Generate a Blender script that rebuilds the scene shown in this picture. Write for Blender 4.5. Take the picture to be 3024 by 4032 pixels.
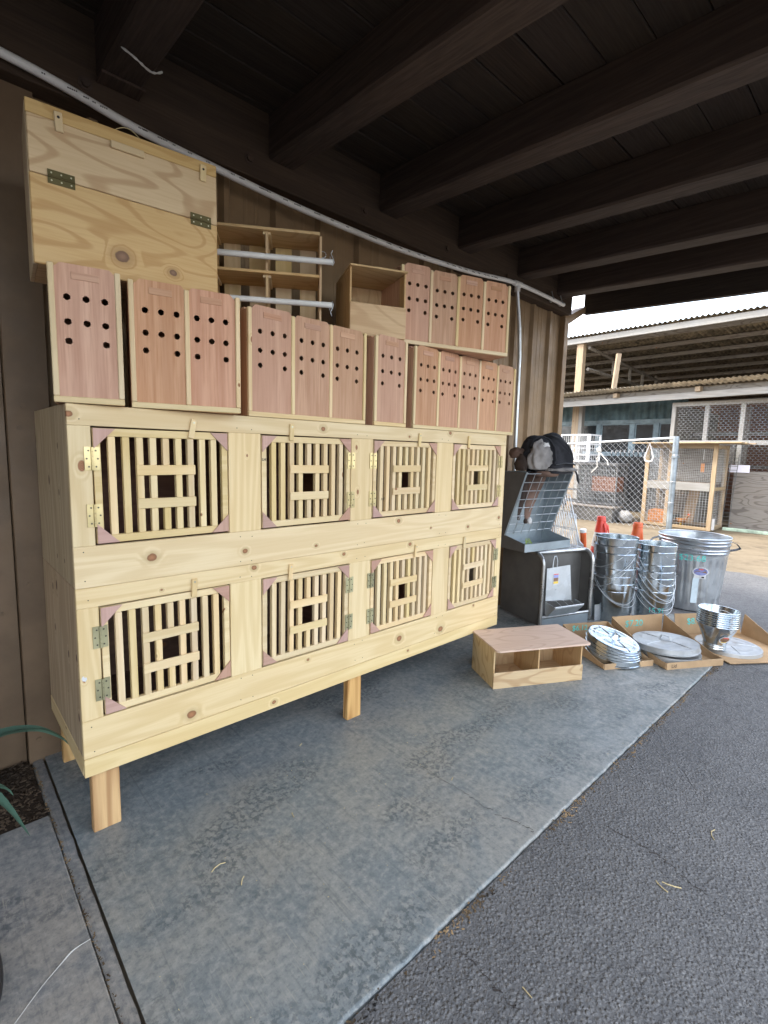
import bpy, bmesh, math, random
from mathutils import Vector, Matrix, noise as mnoise
R = math.radians
random.seed(7)
S = bpy.context.scene
for o in list(bpy.data.objects): bpy.data.objects.remove(o)

# ---------------------------------------------------------------- camera
cam = bpy.data.cameras.new('camera'); co = bpy.data.objects.new('camera', cam); S.collection.objects.link(co)
cam.sensor_fit = 'VERTICAL'; cam.sensor_height = 36.0; cam.lens = 36.0 * 1941.309 / 4032.0
cam.clip_start = 0.02; cam.clip_end = 3000
def cam_matrix(yaw, pitch, roll, loc):
    cy, sy, cp, sp = math.cos(yaw), math.sin(yaw), math.cos(pitch), math.sin(pitch)
    f = Vector((sy*cp, cy*cp, -sp)); r = Vector((cy, -sy, 0)); u = r.cross(f)
    cr, sr = math.cos(roll), math.sin(roll)
    r2 = cr*r + sr*u; u2 = -sr*r + cr*u
    m = Matrix((r2, u2, -f)).transposed().to_4x4(); m.translation = loc
    return m
co.matrix_world = cam_matrix(0.7483657, 0.1203078, 0.0246520, Vector((0, -1.8243968, 1.367)))
S.camera = co
S.render.resolution_x = 768; S.render.resolution_y = 1024

# ---------------------------------------------------------------- world, sun, exposure
SUN_EL, SUN_AZ = R(50), R(-38)          # sun stands behind the building, to the left (azimuth from +Y towards +X)
w = bpy.data.worlds.new('World'); S.world = w; w.use_nodes = True
nt = w.node_tree; nt.nodes.clear()
out = nt.nodes.new('ShaderNodeOutputWorld'); bg = nt.nodes.new('ShaderNodeBackground')
sky = nt.nodes.new('ShaderNodeTexSky'); sky.sky_type = 'NISHITA'; sky.sun_disc = False
sky.sun_elevation = SUN_EL; sky.sun_rotation = SUN_AZ; sky.dust_density = 3.0; sky.air_density = 1.0; sky.ozone_density = 1.0
tc = nt.nodes.new('ShaderNodeTexCoord'); mp = nt.nodes.new('ShaderNodeMapping'); mp.inputs['Scale'].default_value = (1.3, 1.3, 4.0)
nz = nt.nodes.new('ShaderNodeTexNoise'); nz.inputs['Scale'].default_value = 1.6; nz.inputs['Detail'].default_value = 7; nz.inputs['Roughness'].default_value = .58
cr = nt.nodes.new('ShaderNodeValToRGB'); cr.color_ramp.elements[0].position = .40; cr.color_ramp.elements[1].position = .66
mx = nt.nodes.new('ShaderNodeMix'); mx.data_type = 'RGBA'; mx.inputs['B'].default_value = (8.2, 8.3, 8.5, 1)
L = nt.links.new
L(tc.outputs['Generated'], mp.inputs['Vector']); L(mp.outputs[0], nz.inputs['Vector']); L(nz.outputs['Fac'], cr.inputs['Fac'])
L(cr.outputs['Color'], mx.inputs['Factor']); L(sky.outputs['Color'], mx.inputs['A']); L(mx.outputs['Result'], bg.inputs['Color'])
L(bg.outputs[0], out.inputs['Surface']); bg.inputs['Strength'].default_value = 0.15
sl = bpy.data.lights.new('sun', 'SUN'); sl.energy = 1.2; sl.angle = R(12); sl.color = (1, .95, .87)
so = bpy.data.objects.new('sun', sl); S.collection.objects.link(so)
sd = Vector((math.sin(SUN_AZ)*math.cos(SUN_EL), math.cos(SUN_AZ)*math.cos(SUN_EL), math.sin(SUN_EL)))
so.rotation_euler = (-sd).to_track_quat('-Z', 'Y').to_euler()
vs = S.view_settings; vs.view_transform = 'Standard'; vs.look = 'None'; vs.gamma = 1; vs.use_curve_mapping = False; vs.exposure = 2.42
S.render.engine = 'CYCLES'
S.cycles.max_bounces = 7; S.cycles.diffuse_bounces = 4; S.cycles.glossy_bounces = 4; S.cycles.transparent_max_bounces = 16

# ---------------------------------------------------------------- materials
class NT:
    def __init__(s, name):
        s.m = bpy.data.materials.new(name); s.m.use_nodes = True; s.t = s.m.node_tree
        s.b = s.t.nodes['Principled BSDF']; s.rnd = None
    def n(s, t, **kw):
        x = s.t.nodes.new('ShaderNode' + t)
        for k, v in kw.items(): setattr(x, k, v)
        return x
    def l(s, a, b): s.t.links.new(a, b)
    def inp(s, sock, v):
        if isinstance(v, (int, float)): sock.default_value = v
        elif isinstance(v, (tuple, list)): sock.default_value = tuple(v) + ((1,) if len(v) == 3 and len(sock.default_value) == 4 else ())
        else: s.l(v, sock)
    def math(s, op, a, b=0.0, c=None, clamp=False):
        x = s.n('Math', operation=op, use_clamp=clamp); s.inp(x.inputs[0], a); s.inp(x.inputs[1], b)
        if c is not None: s.inp(x.inputs[2], c)
        return x.outputs[0]
    def mix(s, f, a, b, mode='MIX'):
        x = s.n('Mix', data_type='RGBA', blend_type=mode); x.clamp_factor = True
        s.inp(x.inputs['Factor'], f); s.inp(x.inputs['A'], a); s.inp(x.inputs['B'], b); return x.outputs['Result']
    def rng(s, v, a, b, c=0.0, d=1.0):
        x = s.n('MapRange'); x.interpolation_type = 'SMOOTHSTEP'
        s.inp(x.inputs[0], v); s.inp(x.inputs[1], a); s.inp(x.inputs[2], b); s.inp(x.inputs[3], c); s.inp(x.inputs[4], d); return x.outputs[0]
    def coords(s, random_off=True, kind='Object'):
        v = s.n('TexCoord').outputs[kind]
        if random_off:
            oi = s.n('ObjectInfo'); s.rnd = oi.outputs['Random']
            k = s.n('CombineXYZ')
            s.l(s.math('MULTIPLY', s.rnd, 91.7), k.inputs[0]); s.l(s.math('MULTIPLY', s.rnd, 57.3), k.inputs[1]); s.l(s.math('MULTIPLY', s.rnd, 33.1), k.inputs[2])
            a = s.n('VectorMath', operation='ADD'); s.l(v, a.inputs[0]); s.l(k.outputs[0], a.inputs[1]); v = a.outputs[0]
        return v
    def mapv(s, v, scale, rot=(0, 0, 0)):
        x = s.n('Mapping'); x.inputs['Scale'].default_value = scale; x.inputs['Rotation'].default_value = rot; s.l(v, x.inputs['Vector']); return x.outputs[0]
    def noise(s, v, sc, det=3, rough=.5, dist=0.0):
        x = s.n('TexNoise'); s.l(v, x.inputs['Vector']); x.inputs['Scale'].default_value = sc; x.inputs['Detail'].default_value = det
        x.inputs['Roughness'].default_value = rough; x.inputs['Distortion'].default_value = dist; return x.outputs['Fac']
    def voro(s, v, sc, feat='F1', dims='3D', rand=1.0):
        x = s.n('TexVoronoi', feature=feat, voronoi_dimensions=dims); s.l(v, x.inputs['Vector']); x.inputs['Scale'].default_value = sc
        x.inputs['Randomness'].default_value = rand; return x
    def bump(s, h, st=.3, d=.002, prev=None):
        x = s.n('Bump'); x.inputs['Strength'].default_value = st; x.inputs['Distance'].default_value = d; s.l(h, x.inputs['Height'])
        if prev is not None: s.l(prev, x.inputs['Normal'])
        s.l(x.outputs[0], s.b.inputs['Normal']); return x.outputs[0]
    def done(s, col=None, rough=.6, metal=0.0, spec=.5):
        if col is not None: s.inp(s.b.inputs['Base Color'], col)
        s.inp(s.b.inputs['Roughness'], rough); s.inp(s.b.inputs['Metallic'], metal); s.b.inputs['Specular IOR Level'].default_value = spec
        return s.m
MATS = {}
def plain(name, col, rough=.6, metal=0.0, var=.12, spec=.5, bump=0.0, bs=60):
    if name in MATS: return MATS[name]
    k = NT(name); v = k.coords()
    a = k.noise(v, 5, 5, .6)
    dk = tuple(c*(1-var*1.6) for c in col); lt = tuple(min(1, c*(1+var)) for c in col)
    c = k.mix(k.rng(a, .3, .7), dk, lt)
    if bump: k.bump(k.noise(v, bs, 4), bump, .002)
    MATS[name] = k.done(c, k.rng(k.noise(v, 9, 3), .3, .7, max(.02, rough-.08), min(1, rough+.08)), metal, spec); return MATS[name]
def wood(name, light, dark, axis, ring=26.0, stretch=.14, contrast=.5, knots=0.0, fib=.25, rough=.62, nsc=7.0, knotcol=(.20, .085, .035), thin=False, kscale=8.0, vary=1.0, at=()):
    """axis = direction of the grain in object space"""
    if name in MATS: return MATS[name]
    k = NT(name); v = k.coords()
    sc = [1.0, 1.0, 1.0]; sc['xyz'.index(axis)] = stretch
    g = k.noise(k.mapv(v, tuple(sc)), nsc, 1.5, .45, .15)
    sp = k.n('SeparateXYZ'); k.l(v, sp.inputs[0]); i = 'xyz'.index(axis)
    al = sp.outputs[i]; ac = k.math('ADD', sp.outputs[(i+1) % 3], sp.outputs[(i+2) % 3])
    kn = None
    if knots:
        cb = k.n('CombineXYZ'); k.l(k.math('MULTIPLY', al, .62), cb.inputs[0]); k.l(ac, cb.inputs[1])
        vo = k.voro(cb.outputs[0], kscale, 'F1', '2D'); d = vo.outputs['Distance']
        sel = k.n('SeparateColor'); k.l(vo.outputs['Color'], sel.inputs[0])
        on = k.math('GREATER_THAN', sel.outputs[0], 1-knots)
        dn = k.math('ADD', d, k.math('MULTIPLY', k.math('SUBTRACT', k.noise(v, 40, 2), .5), .03))
        rad = k.math('MULTIPLY_ADD', sel.outputs[1], .075, .030)
        kn = k.math('MULTIPLY', on, k.rng(k.math('DIVIDE', dn, rad), .75, 1.05, 1, 0))
        swirl = k.math('MULTIPLY', on, k.rng(k.math('DIVIDE', dn, rad), .6, 2.8, .14, 0))
        g = k.math('ADD', g, swirl)
    spots = []
    if at:
        ob = k.n('TexCoord').outputs['Object']; so_ = k.n('SeparateXYZ'); k.l(ob, so_.inputs[0]); wob = k.math('MULTIPLY', k.math('SUBTRACT', k.noise(v, 55, 2), .5), .006)
        for (ax_, az_, rd) in at:
            dx = k.math('SUBTRACT', so_.outputs[0], ax_); dz = k.math('SUBTRACT', so_.outputs[2], az_)
            if axis == 'x': dx = k.math('MULTIPLY', dx, .8)
            dd = k.math('ADD', k.math('SQRT', k.math('ADD', k.math('MULTIPLY', dx, dx), k.math('MULTIPLY', dz, dz))), wob)
            g = k.math('ADD', g, k.rng(dd, rd*.5, rd*3.2, .13, 0)); spots.append((k.rng(dd, rd*.80, rd*1.05, 1, 0), k.rng(dd, 0, rd, .35, 1), k.rng(dd, rd, rd*2.4, .45, 0)))
    s_ = k.math('SINE', k.math('MULTIPLY', g, ring*6.283))
    ln = k.rng(s_, .45, 1.0) if thin else k.rng(s_, -1, 1)
    fs = [130.0, 130.0, 130.0]; fs[i] = 5.0
    f = k.noise(k.mapv(v, tuple(fs)), 1.0, 3, .6)
    c = k.mix(k.math('MULTIPLY', ln, contrast), light, dark)
    c = k.mix(k.math('MULTIPLY', k.rng(f, .35, .75), fib), c, dark)
    big = k.noise(v, 2.5, 2)
    c = k.mix(k.rng(big, .25, .8, 0, .32), c, tuple(a*b for a, b in zip(light, (.90, .80, .66))))
    hs = k.n('HueSaturation'); k.l(c, hs.inputs['Color']); k.l(k.math('MULTIPLY_ADD', k.rnd, .18*vary, 1-.09*vary), hs.inputs['Value'])
    k.l(k.math('MULTIPLY_ADD', k.math('FRACT', k.math('MULTIPLY', k.rnd, 7.3)), .012*vary, .5-.006*vary), hs.inputs['Hue'])
    k.l(k.math('MULTIPLY_ADD', k.math('FRACT', k.math('MULTIPLY', k.rnd, 3.7)), .24*vary, 1-.12*vary), hs.inputs['Saturation'])
    c = hs.outputs[0]
    if kn is not None:
        rr = k.math('SINE', k.math('MULTIPLY', d, 260)); kc = k.mix(k.rng(rr, -1, 1, 0, .6), knotcol, tuple(x*2.1 for x in knotcol))
        c = k.mix(kn, c, kc)
    for msk, rim, halo in spots:
        c = k.mix(halo, c, tuple(x*.72 for x in dark)); c = k.mix(msk, c, k.mix(rim, tuple(x*2.0 for x in knotcol), knotcol))
    k.bump(k.math('ADD', k.math('MULTIPLY', f, .7), k.math('MULTIPLY', ln, .3)), .25, .0012)
    MATS[name] = k.done(c, k.rng(f, .3, .7, rough-.08, rough+.08), 0, .35); return MATS[name]
PL, PD = (.72, .568, .325), (.55, .388, .175)
for a in 'xyz':
    wood('pine_'+a, PL, PD, a, 11, .08, .42, .36, .26, knotcol=(.22, .10, .045), vary=.5)
    wood('pineclear_'+a, (.715, .558, .325), PD, a, 9, .07, .42, .10, .24, kscale=9)
    wood('stud_'+a, (.60, .385, .165), (.30, .145, .05), a, 15, .06, .85, .2, .3, kscale=11)
    wood('luan_'+a, (.55, .322, .200), (.39, .198, .115), a, 7, .04, .48, 0, .85, vary=.9)
    wood('gusset_'+a, (.50, .31, .24), (.38, .21, .155), a, 6, .06, .35, 0, .5)
    wood('ply_'+a, (.61, .42, .215), (.37, .20, .075), a, 15, .34, .38, .12, .24, kscale=3.2, nsc=4.6, thin=True, knotcol=(.16, .09, .05))
    wood('plypale_'+a, (.58, .44, .275), (.33, .195, .10), a, 15, .32, .55, .05, .2, kscale=3.2, nsc=4.4, thin=True)
    wood('plypink_'+a, (.66, .46, .35), (.50, .30, .21), a, 15, .26, .6, 0, .2, nsc=5, thin=True)
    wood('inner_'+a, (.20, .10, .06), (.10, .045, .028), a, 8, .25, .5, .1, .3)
    wood('oldwood_'+a, (.37, .29, .20), (.21, .15, .095), a, 12, .08, .5, .2, .3)
    wood('greywood_'+a, (.22, .20, .175), (.095, .08, .07), a, 10, .22, .75, .1, .4, nsc=5, thin=True)
    wood('whitewood_'+a, (.29, .285, .27), (.17, .16, .145), a, 8, .08, .35, 0, .3)
    wood('sidepine_'+a, (.47, .375, .25), (.30, .22, .135), a, 11, .09, .6, .45, .35, knotcol=(.07, .04, .025))  # darker pine copy: the shade on the cage sides is in its colour
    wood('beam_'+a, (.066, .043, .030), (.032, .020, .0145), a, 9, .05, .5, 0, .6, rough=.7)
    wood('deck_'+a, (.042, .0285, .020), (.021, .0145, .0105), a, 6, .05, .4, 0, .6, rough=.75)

def knotted(name, base, at, **kw):
    args = dict(pine=dict(light=PL, dark=PD, axis='x', ring=11, stretch=.08, contrast=.42, knots=0, fib=.26, knotcol=(.22, .10, .045), vary=.5), case=dict(light=(.61, .42, .215), dark=(.38, .205, .08), axis='x', ring=17, stretch=.34, contrast=.50, fib=.24, nsc=4.6, thin=True, knotcol=(.15, .085, .05)))[base]
    args.update(kw); return wood(name, at=at, **args)
def mk_concrete(name, base, warm, dark):
    k = NT(name); v = k.coords(False)
    n1 = k.noise(v, .9, 4, .6); n2 = k.noise(v, 5.5, 6, .68, .4); n3 = k.noise(v, 38, 5, .7); n4 = k.noise(v, 120, 3, .6)
    c = k.mix(k.rng(n1, .36, .64), base, warm)
    c = k.mix(k.rng(n2, .42, .62, 0, .50), c, dark)
    c = k.mix(k.rng(n3, .50, .64, 0, .60), c, tuple(min(1, x*1.30) for x in warm)); c = k.mix(k.rng(n3, .50, .36, 0, .55), c, tuple(x*.75 for x in dark))
    c = k.mix(k.rng(n4, .52, .75, 0, .45), c, tuple(x*.62 for x in dark))
    # dark damp blotches that come in drifts
    drift = k.rng(k.noise(k.mapv(v, (1.0, 2.2, 1), (0, 0, .35)), 1.5, 3, .55), .51, .63)
    bl = k.noise(v, 52, 5, .65, .3)
    c = k.mix(k.math('MULTIPLY', k.rng(bl, .47, .58, 0, .74), drift), c, tuple(x*.50 for x in dark))
    # pale broom scratches across the slab
    s1 = k.noise(k.mapv(v, (240, 11, 1), (0, 0, .03)), 1, 2, .5); s1m = k.noise(v, 3.1, 3)
    c = k.mix(k.math('MULTIPLY', k.rng(s1, .60, .74, 0, .55), k.rng(s1m, .44, .60)), c, tuple(min(1, x*q_) for x, q_ in zip(warm, (1.45, 1.38, 1.25))))
    s2 = k.noise(k.mapv(v, (80, 2.5, 1), (0, 0, -.04)), 1, 2, .5)
    c = k.mix(k.rng(s2, .58, .72, 0, .35), c, tuple(x*.62 for x in dark))
    k.bump(k.math('ADD', k.math('MULTIPLY', n3, .8), k.math('ADD', k.math('MULTIPLY', s1, .5), k.math('MULTIPLY', n4, .5))), .4, .002)
    return k.done(c, k.rng(n2, .35, .65, .40, .68), 0, .5)
MATS['slab'] = mk_concrete('slab_concrete', (.206, .231, .232), (.258, .254, .230), (.134, .165, .176))
MATS['slab2'] = mk_concrete('paver_concrete', (.23, .23, .22), (.275, .255, .225), (.15, .165, .175))
def mk_asphalt():
    k = NT('asphalt'); v = k.coords(False)
    n1 = k.noise(v, 1.3, 5, .6); vo = k.voro(v, 80).outputs['Distance']; vo2 = k.voro(v, 170).outputs['Distance']; n3 = k.noise(v, 20, 5, .6)
    c = k.mix(k.rng(n1, .3, .7), (.088, .088, .089), (.130, .128, .126))
    c = k.mix(k.rng(vo, .05, .5, .45, 0), c, (.17, .166, .162)); c = k.mix(k.rng(n3, .5, .75, 0, .35), c, (.036, .036, .04))
    st_ = k.voro(v, 150); sc3 = k.n('SeparateColor'); k.l(st_.outputs['Color'], sc3.inputs[0])
    c = k.mix(k.rng(sc3.outputs[0], .55, 1, 0, .38), c, (.25, .245, .235)); c = k.mix(k.rng(sc3.outputs[1], .5, 1, 0, .38), c, (.034, .034, .035))
    # cracks
    vd = k.n('VectorMath', operation='ADD'); k.l(v, vd.inputs[0])
    nd = k.n('TexNoise'); nd.inputs['Scale'].default_value = 2.2; nd.inputs['Detail'].default_value = 6; k.l(v, nd.inputs['Vector'])
    sc_ = k.n('VectorMath', operation='SCALE'); k.l(nd.outputs['Color'], sc_.inputs[0]); sc_.inputs['Scale'].default_value = .5; k.l(sc_.outputs[0], vd.inputs[1])
    e = k.voro(vd.outputs[0], .62, 'DISTANCE_TO_EDGE', '2D').outputs['Distance']
    crk = k.math('MULTIPLY', k.rng(e, .001, .0050, .8, 0), k.rng(k.noise(v, 1.1, 2), .56, .66))
    c = k.mix(crk, c, (.018, .017, .017))
    h = k.math('ADD', k.math('MULTIPLY', k.rng(vo, .0, .6, 1, 0), .9), k.math('MULTIPLY', n3, .7))
    h = k.math('ADD', h, k.math('MULTIPLY', k.rng(vo2, 0, .6, 1, 0), .35))
    h = k.math('SUBTRACT', h, k.math('MULTIPLY', crk, 3))
    k.bump(h, .9, .005)
    return k.done(c, k.rng(n3, .3, .7, .62, .85), 0, .4)
MATS['asphalt'] = mk_asphalt()
def mk_soil(name, a, b, c_, bs=40, st=.8):
    k = NT(name); v = k.coords(False)
    n1 = k.noise(v, .8, 6, .65); n2 = k.noise(v, bs*.35, 6, .7); vo = k.voro(v, bs).outputs['Distance']
    c = k.mix(k.rng(n1, .35, .65), a, b); c = k.mix(k.rng(n2, .45, .75, 0, .8), c, c_)
    k.bump(k.math('ADD', n2, k.rng(vo, 0, .6, .6, 0)), st, .01)
    return k.done(c, .9, 0, .2)
MATS['dirt'] = mk_soil('dirt', (.135, .108, .072), (.18, .145, .098), (.08, .062, .042), 9)
MATS['soil'] = mk_soil('soil', (.045, .032, .022), (.075, .052, .034), (.02, .015, .011), 70, 1)
def mk_galv(name, tint=(.70, .74, .77), rough=.24, sp=26, dirt=0.0, metal=1.0):
    k = NT(name); v = k.coords()
    vo = k.voro(v, sp); sc = k.n('SeparateColor'); k.l(vo.outputs['Color'], sc.inputs[0])
    n = k.noise(v, 4, 4, .6)
    c = k.mix(k.rng(sc.outputs[0], 0, 1, 0, .45), tint, tuple(x*.72 for x in tint)); c = k.mix(k.rng(n, .35, .75, 0, .4), c, tuple(x*.6 for x in tint))
    if dirt: c = k.mix(k.rng(k.noise(v, 9, 5, .7), .4, .7, 0, dirt), c, (.42, .40, .36))
    k.bump(k.noise(v, 5, 2), .05, .01)
    return k.done(c, k.math('ADD', k.math('MULTIPLY', sc.outputs[1], .10), k.rng(n, .3, .7, rough-.05, rough+.1+dirt*.3)), metal)
MATS['galv'] = mk_galv('galvanised', (.64, .69, .72), rough=.11, sp=9); MATS['galvcan'] = mk_galv('galvanised_can', (.60, .63, .655), .30, 14)
MATS['galvdull'] = mk_galv('galvanised_dull', (.50, .515, .52), .40, 20, .4, .9)
MATS['galvsheet'] = mk_galv('galvanised_sheet', (.70, .73, .75), .38, 18, 0, .9)
plain('graphite', (.125, .120, .112), .45, .3, .12); plain('greymetal', (.32, .37, .395), .42, .5, .12); plain('tube_steel', (.46, .46, .45), .32, .9, .2)
plain('tanmetal', (.255, .165, .085), .55, .1, .10); plain('brownpaint', (.155, .100, .056), .55, 0, .12, bump=.15, bs=90)
plain('brass', (.56, .46, .24), .42, .85, .2); plain('brassdull', (.44, .41, .25), .42, .8, .2); plain('brassdark', (.11, .09, .04), .40, .85, .2); plain('screwdark', (.10, .09, .06), .5, .6); plain('screw', (.55, .5, .36), .4, .9); plain('darkhole', (.02, .018, .016), .9)
plain('black', (.018, .018, .020), .6); plain('blackcloth', (.026, .026, .030), .9, 0, .3, .2, .3, 300); plain('greycloth', (.27, .25, .235), .9, 0, .25, .2, .3, 250)
plain('whitecloth', (.55, .53, .51), .9, 0, .1); plain('hide', (.15, .095, .072), .85, 0, .35, .2, .3, 120); plain('darkhide', (.045, .028, .02), .85, 0, .3)
plain('conered', (.72, .055, .03), .45, 0, .12); plain('coneorange', (.75, .13, .03), .5, 0, .12); plain('conewhite', (.75, .74, .73), .5)
plain('wirewhite', (.72, .74, .76), .4, .3, .1); plain('wiregrey', (.50, .52, .53), .4, .7, .15); plain('wiredark', (.12, .12, .12), .5, .4); plain('chain', (.48, .50, .52), .4, .7, .15)
plain('cardboard', (.41, .275, .155), .85, 0, .12, .2, .15, 200); plain('cardedge', (.50, .36, .22), .9, 0, .2, .2)
plain('teal', (.10, .56, .50), .8, 0, .25); plain('ink', (.03, .022, .018), .8); plain('inkdim', (.06, .05, .04), .8)
plain('labelwhite', (.60, .60, .60), .5, 0, .04); plain('labelblue', (.20, .22, .42), .5, 0, .5); plain('labelred', (.62, .12, .10), .5); plain('labelyellow', (.80, .56, .08), .5); plain('labelbrown', (.26, .15, .09), .5, 0, .5)
plain('tape', (.62, .72, .76), .35); plain('blueteal', (.085, .150, .185), .6, 0, .2); plain('blueframe', (.19, .26, .30), .6, 0, .2); plain('rock', (.30, .29, .27), .9, 0, .25, .2, .6, 30)
plain('glassdark', (.03, .035, .04), .15); plain('corr', (.20, .165, .115), .65, .1, .45, bump=.2); plain('corr_lit', (.50, .46, .38), .6, .1, .25); plain('mulchbit', (.075, .050, .030), .9, 0, .6); plain('paper', (.80, .78, .86), .6, 0, .03); plain('greenboard', (.36, .46, .36), .7, 0, .25)
plain('straw', (.62, .50, .27), .8, 0, .2); plain('leafbit', (.20, .135, .07), .9, 0, .7); plain('orangebox', (.62, .24, .06), .6, 0, .2); plain('string', (.52, .50, .46), .9, 0, .05)
plain('agave', (.085, .165, .115), .5, 0, .25); plain('rooster_body', (.46, .20, .06), .8, 0, .5); plain('rooster_dark', (.03, .035, .03), .5, 0, .4); plain('comb', (.55, .05, .03), .6)
plain('beamgalv', (.40, .42, .43), .45, .8, .25); plain('cobweb', (.48, .46, .42), .9); plain('poststeel', (.26, .30, .33), .45, .7, .2)
plain('shade_black', (.018, .02, .022), .6); plain('hay', (.30, .40, .08), .8); plain('vinyl', (.50, .52, .53), .4)
def mk_pvc():
    k = NT('pvc'); v = k.coords()
    sp = k.n('SeparateXYZ'); tcg = k.n('TexCoord'); k.l(tcg.outputs['Object'], sp.inputs[0])
    c = k.mix(k.rng(k.noise(v, 8, 4), .35, .75), (.80, .785, .75), (.66, .645, .61))
    return k.done(c, .38, 0, .5)
MATS['pvc'] = mk_pvc()
def M(x): return MATS[x] if isinstance(x, str) else x

# ---------------------------------------------------------------- geometry helpers
C = S.collection
def new(name, me, parent=None, loc=(0, 0, 0), rot=(0, 0, 0)):
    o = bpy.data.objects.new(name, me); C.objects.link(o); o.location = loc; o.rotation_euler = rot
    if parent is not None: o.parent = parent
    return o
def thing(name, label, cat, loc=(0, 0, 0), rz=0.0, group=None, rot=None):
    o = new(name, None, None, loc, rot or (0, 0, rz)); o.empty_display_size = .1
    return tag(o, label, cat, group)
def tag(o, label, cat, group=None):
    o['label'] = label; o['category'] = cat
    if group: o['group'] = group
    return o
def struct(o): o['kind'] = 'structure'; return o
def stuff(o): o['kind'] = 'stuff'; return o
class MB:
    def __init__(s): s.v = []; s.f = []; s.mi = []; s.cur = 0
    def add(s, vs_, fs):
        n = len(s.v); s.v += [tuple(v) for v in vs_]; s.f += [tuple(i+n for i in f) for f in fs]; s.mi += [s.cur]*len(fs)
    def box(s, x0, x1, y0, y1, z0, z1):
        s.add([(x, y, z) for z in (z0, z1) for y in (y0, y1) for x in (x0, x1)], [(0, 2, 3, 1), (4, 5, 7, 6), (0, 1, 5, 4), (2, 6, 7, 3), (0, 4, 6, 2), (1, 3, 7, 5)])
    def cbox(s, x0, x1, y0, y1, z0, z1, b):
        b = min(b, (x1-x0)*.3, (y1-y0)*.3, (z1-z0)*.3)
        V = []; idx = {}
        for sx in (0, 1):
            for sy in (0, 1):
                for sz in (0, 1):
                    cx, cy, cz = (x0, x1)[sx], (y0, y1)[sy], (z0, z1)[sz]
                    ix, iy, iz = cx+(b, -b)[sx], cy+(b, -b)[sy], cz+(b, -b)[sz]
                    idx[sx, sy, sz] = len(V); V += [(cx, iy, iz), (ix, cy, iz), (ix, iy, cz)]
        F = []
        def q(a, b_, c, d): F.append((a, b_, c, d))
        for s1 in (0, 1):
            a = [idx[s1, 0, 0], idx[s1, 1, 0], idx[s1, 1, 1], idx[s1, 0, 1]]; F.append(tuple(a if s1 else a[::-1]))
            a = [idx[0, s1, 0]+1, idx[1, s1, 0]+1, idx[1, s1, 1]+1, idx[0, s1, 1]+1]; F.append(tuple(a[::-1] if s1 else a))
            a = [idx[0, 0, s1]+2, idx[1, 0, s1]+2, idx[1, 1, s1]+2, idx[0, 1, s1]+2]; F.append(tuple(a if s1 else a[::-1]))
        for s1 in (0, 1):
            for s2 in (0, 1):
                F.append((idx[s1, s2, 0], idx[s1, s2, 1], idx[s1, s2, 1]+1, idx[s1, s2, 0]+1))
                F.append((idx[s1, 0, s2], idx[s1, 1, s2], idx[s1, 1, s2]+2, idx[s1, 0, s2]+2))
                F.append((idx[0, s1, s2]+1, idx[1, s1, s2]+1, idx[1, s1, s2]+2, idx[0, s1, s2]+2))
        for k in idx.values(): F.append((k, k+1, k+2))
        s.add(V, F)
    def tube(s, pts, r, seg=6, caps=True, closed=False):
        pts = [Vector(p) for p in pts]; n = len(pts)
        rr = r if isinstance(r, (list, tuple)) else [r]*n
        t0 = (pts[1]-pts[0]).normalized(); up = Vector((0, 0, 1)) if abs(t0.z) < .9 else Vector((1, 0, 0))
        nrm = t0.cross(up).normalized(); V = []; prev = t0
        for i, p in enumerate(pts):
            if closed: t = (pts[(i+1) % n]-pts[i-1]).normalized()
            elif i == 0: t = t0
            elif i == n-1: t = (pts[-1]-pts[-2]).normalized()
            else: t = ((pts[i+1]-p).normalized()+(p-pts[i-1]).normalized()).normalized()
            q = prev.rotation_difference(t); nrm = (q @ nrm); nrm = (nrm-t*nrm.dot(t)).normalized(); prev = t; bn = t.cross(nrm)
            for k in range(seg):
                a = 2*math.pi*k/seg; V.append(p+rr[i]*(math.cos(a)*nrm+math.sin(a)*bn))
        F = []
        for i in range(n if closed else n-1):
            for k in range(seg):
                a = i*seg+k; b = i*seg+(k+1) % seg; j = (i+1) % n
                F.append((a, b, j*seg+(k+1) % seg, j*seg+k))
        if caps and not closed: F += [tuple(range(seg))[::-1], tuple((n-1)*seg+k for k in range(seg))]
        s.add(V, F)
    def lathe(s, prof, seg=32, mod=None):
        V = []; n = len(prof)
        for r, z in prof:
            for k in range(seg):
                a = 2*math.pi*k/seg; q = r*(1+(mod(a, z) if mod else 0)); V.append((q*math.cos(a), q*math.sin(a), z))
        F = [(i*seg+k, i*seg+(k+1) % seg, (i+1)*seg+(k+1) % seg, (i+1)*seg+k) for i in range(n-1) for k in range(seg)]
        s.add(V, F)
    def prism(s, poly, f0, f1):
        """poly: list of (u,v) counter-clockwise; f0,f1 map (u,v) to the two faces"""
        n = len(poly); V = [f0(u, v) for u, v in poly]+[f1(u, v) for u, v in poly]
        F = [tuple(range(n))[::-1], tuple(range(n, 2*n))]+[(i, (i+1) % n, n+(i+1) % n, n+i) for i in range(n)]
        s.add(V, F)
    def mesh(s, name, mats, smooth=False):
        me = bpy.data.meshes.new(name); me.from_pydata(s.v, [], s.f)
        for m in (mats if isinstance(mats, (list, tuple)) else [mats]): me.materials.append(M(m))
        if len(me.materials) > 1: me.polygons.foreach_set('material_index', s.mi)
        if smooth:
            me.polygons.foreach_set('use_smooth', [True]*len(me.polygons))
            me.set_sharp_from_angle(angle=R(smooth if smooth is not True else 40))
        bm = bmesh.new(); bm.from_mesh(me); bmesh.ops.recalc_face_normals(bm, faces=bm.faces); bm.to_mesh(me); bm.free()
        me.update(); return me
    def build(s, name, mats, parent=None, loc=(0, 0, 0), rot=(0, 0, 0), smooth=False): return new(name, s.mesh(name, mats, smooth), parent, loc, rot)
CACHE = {}
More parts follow.
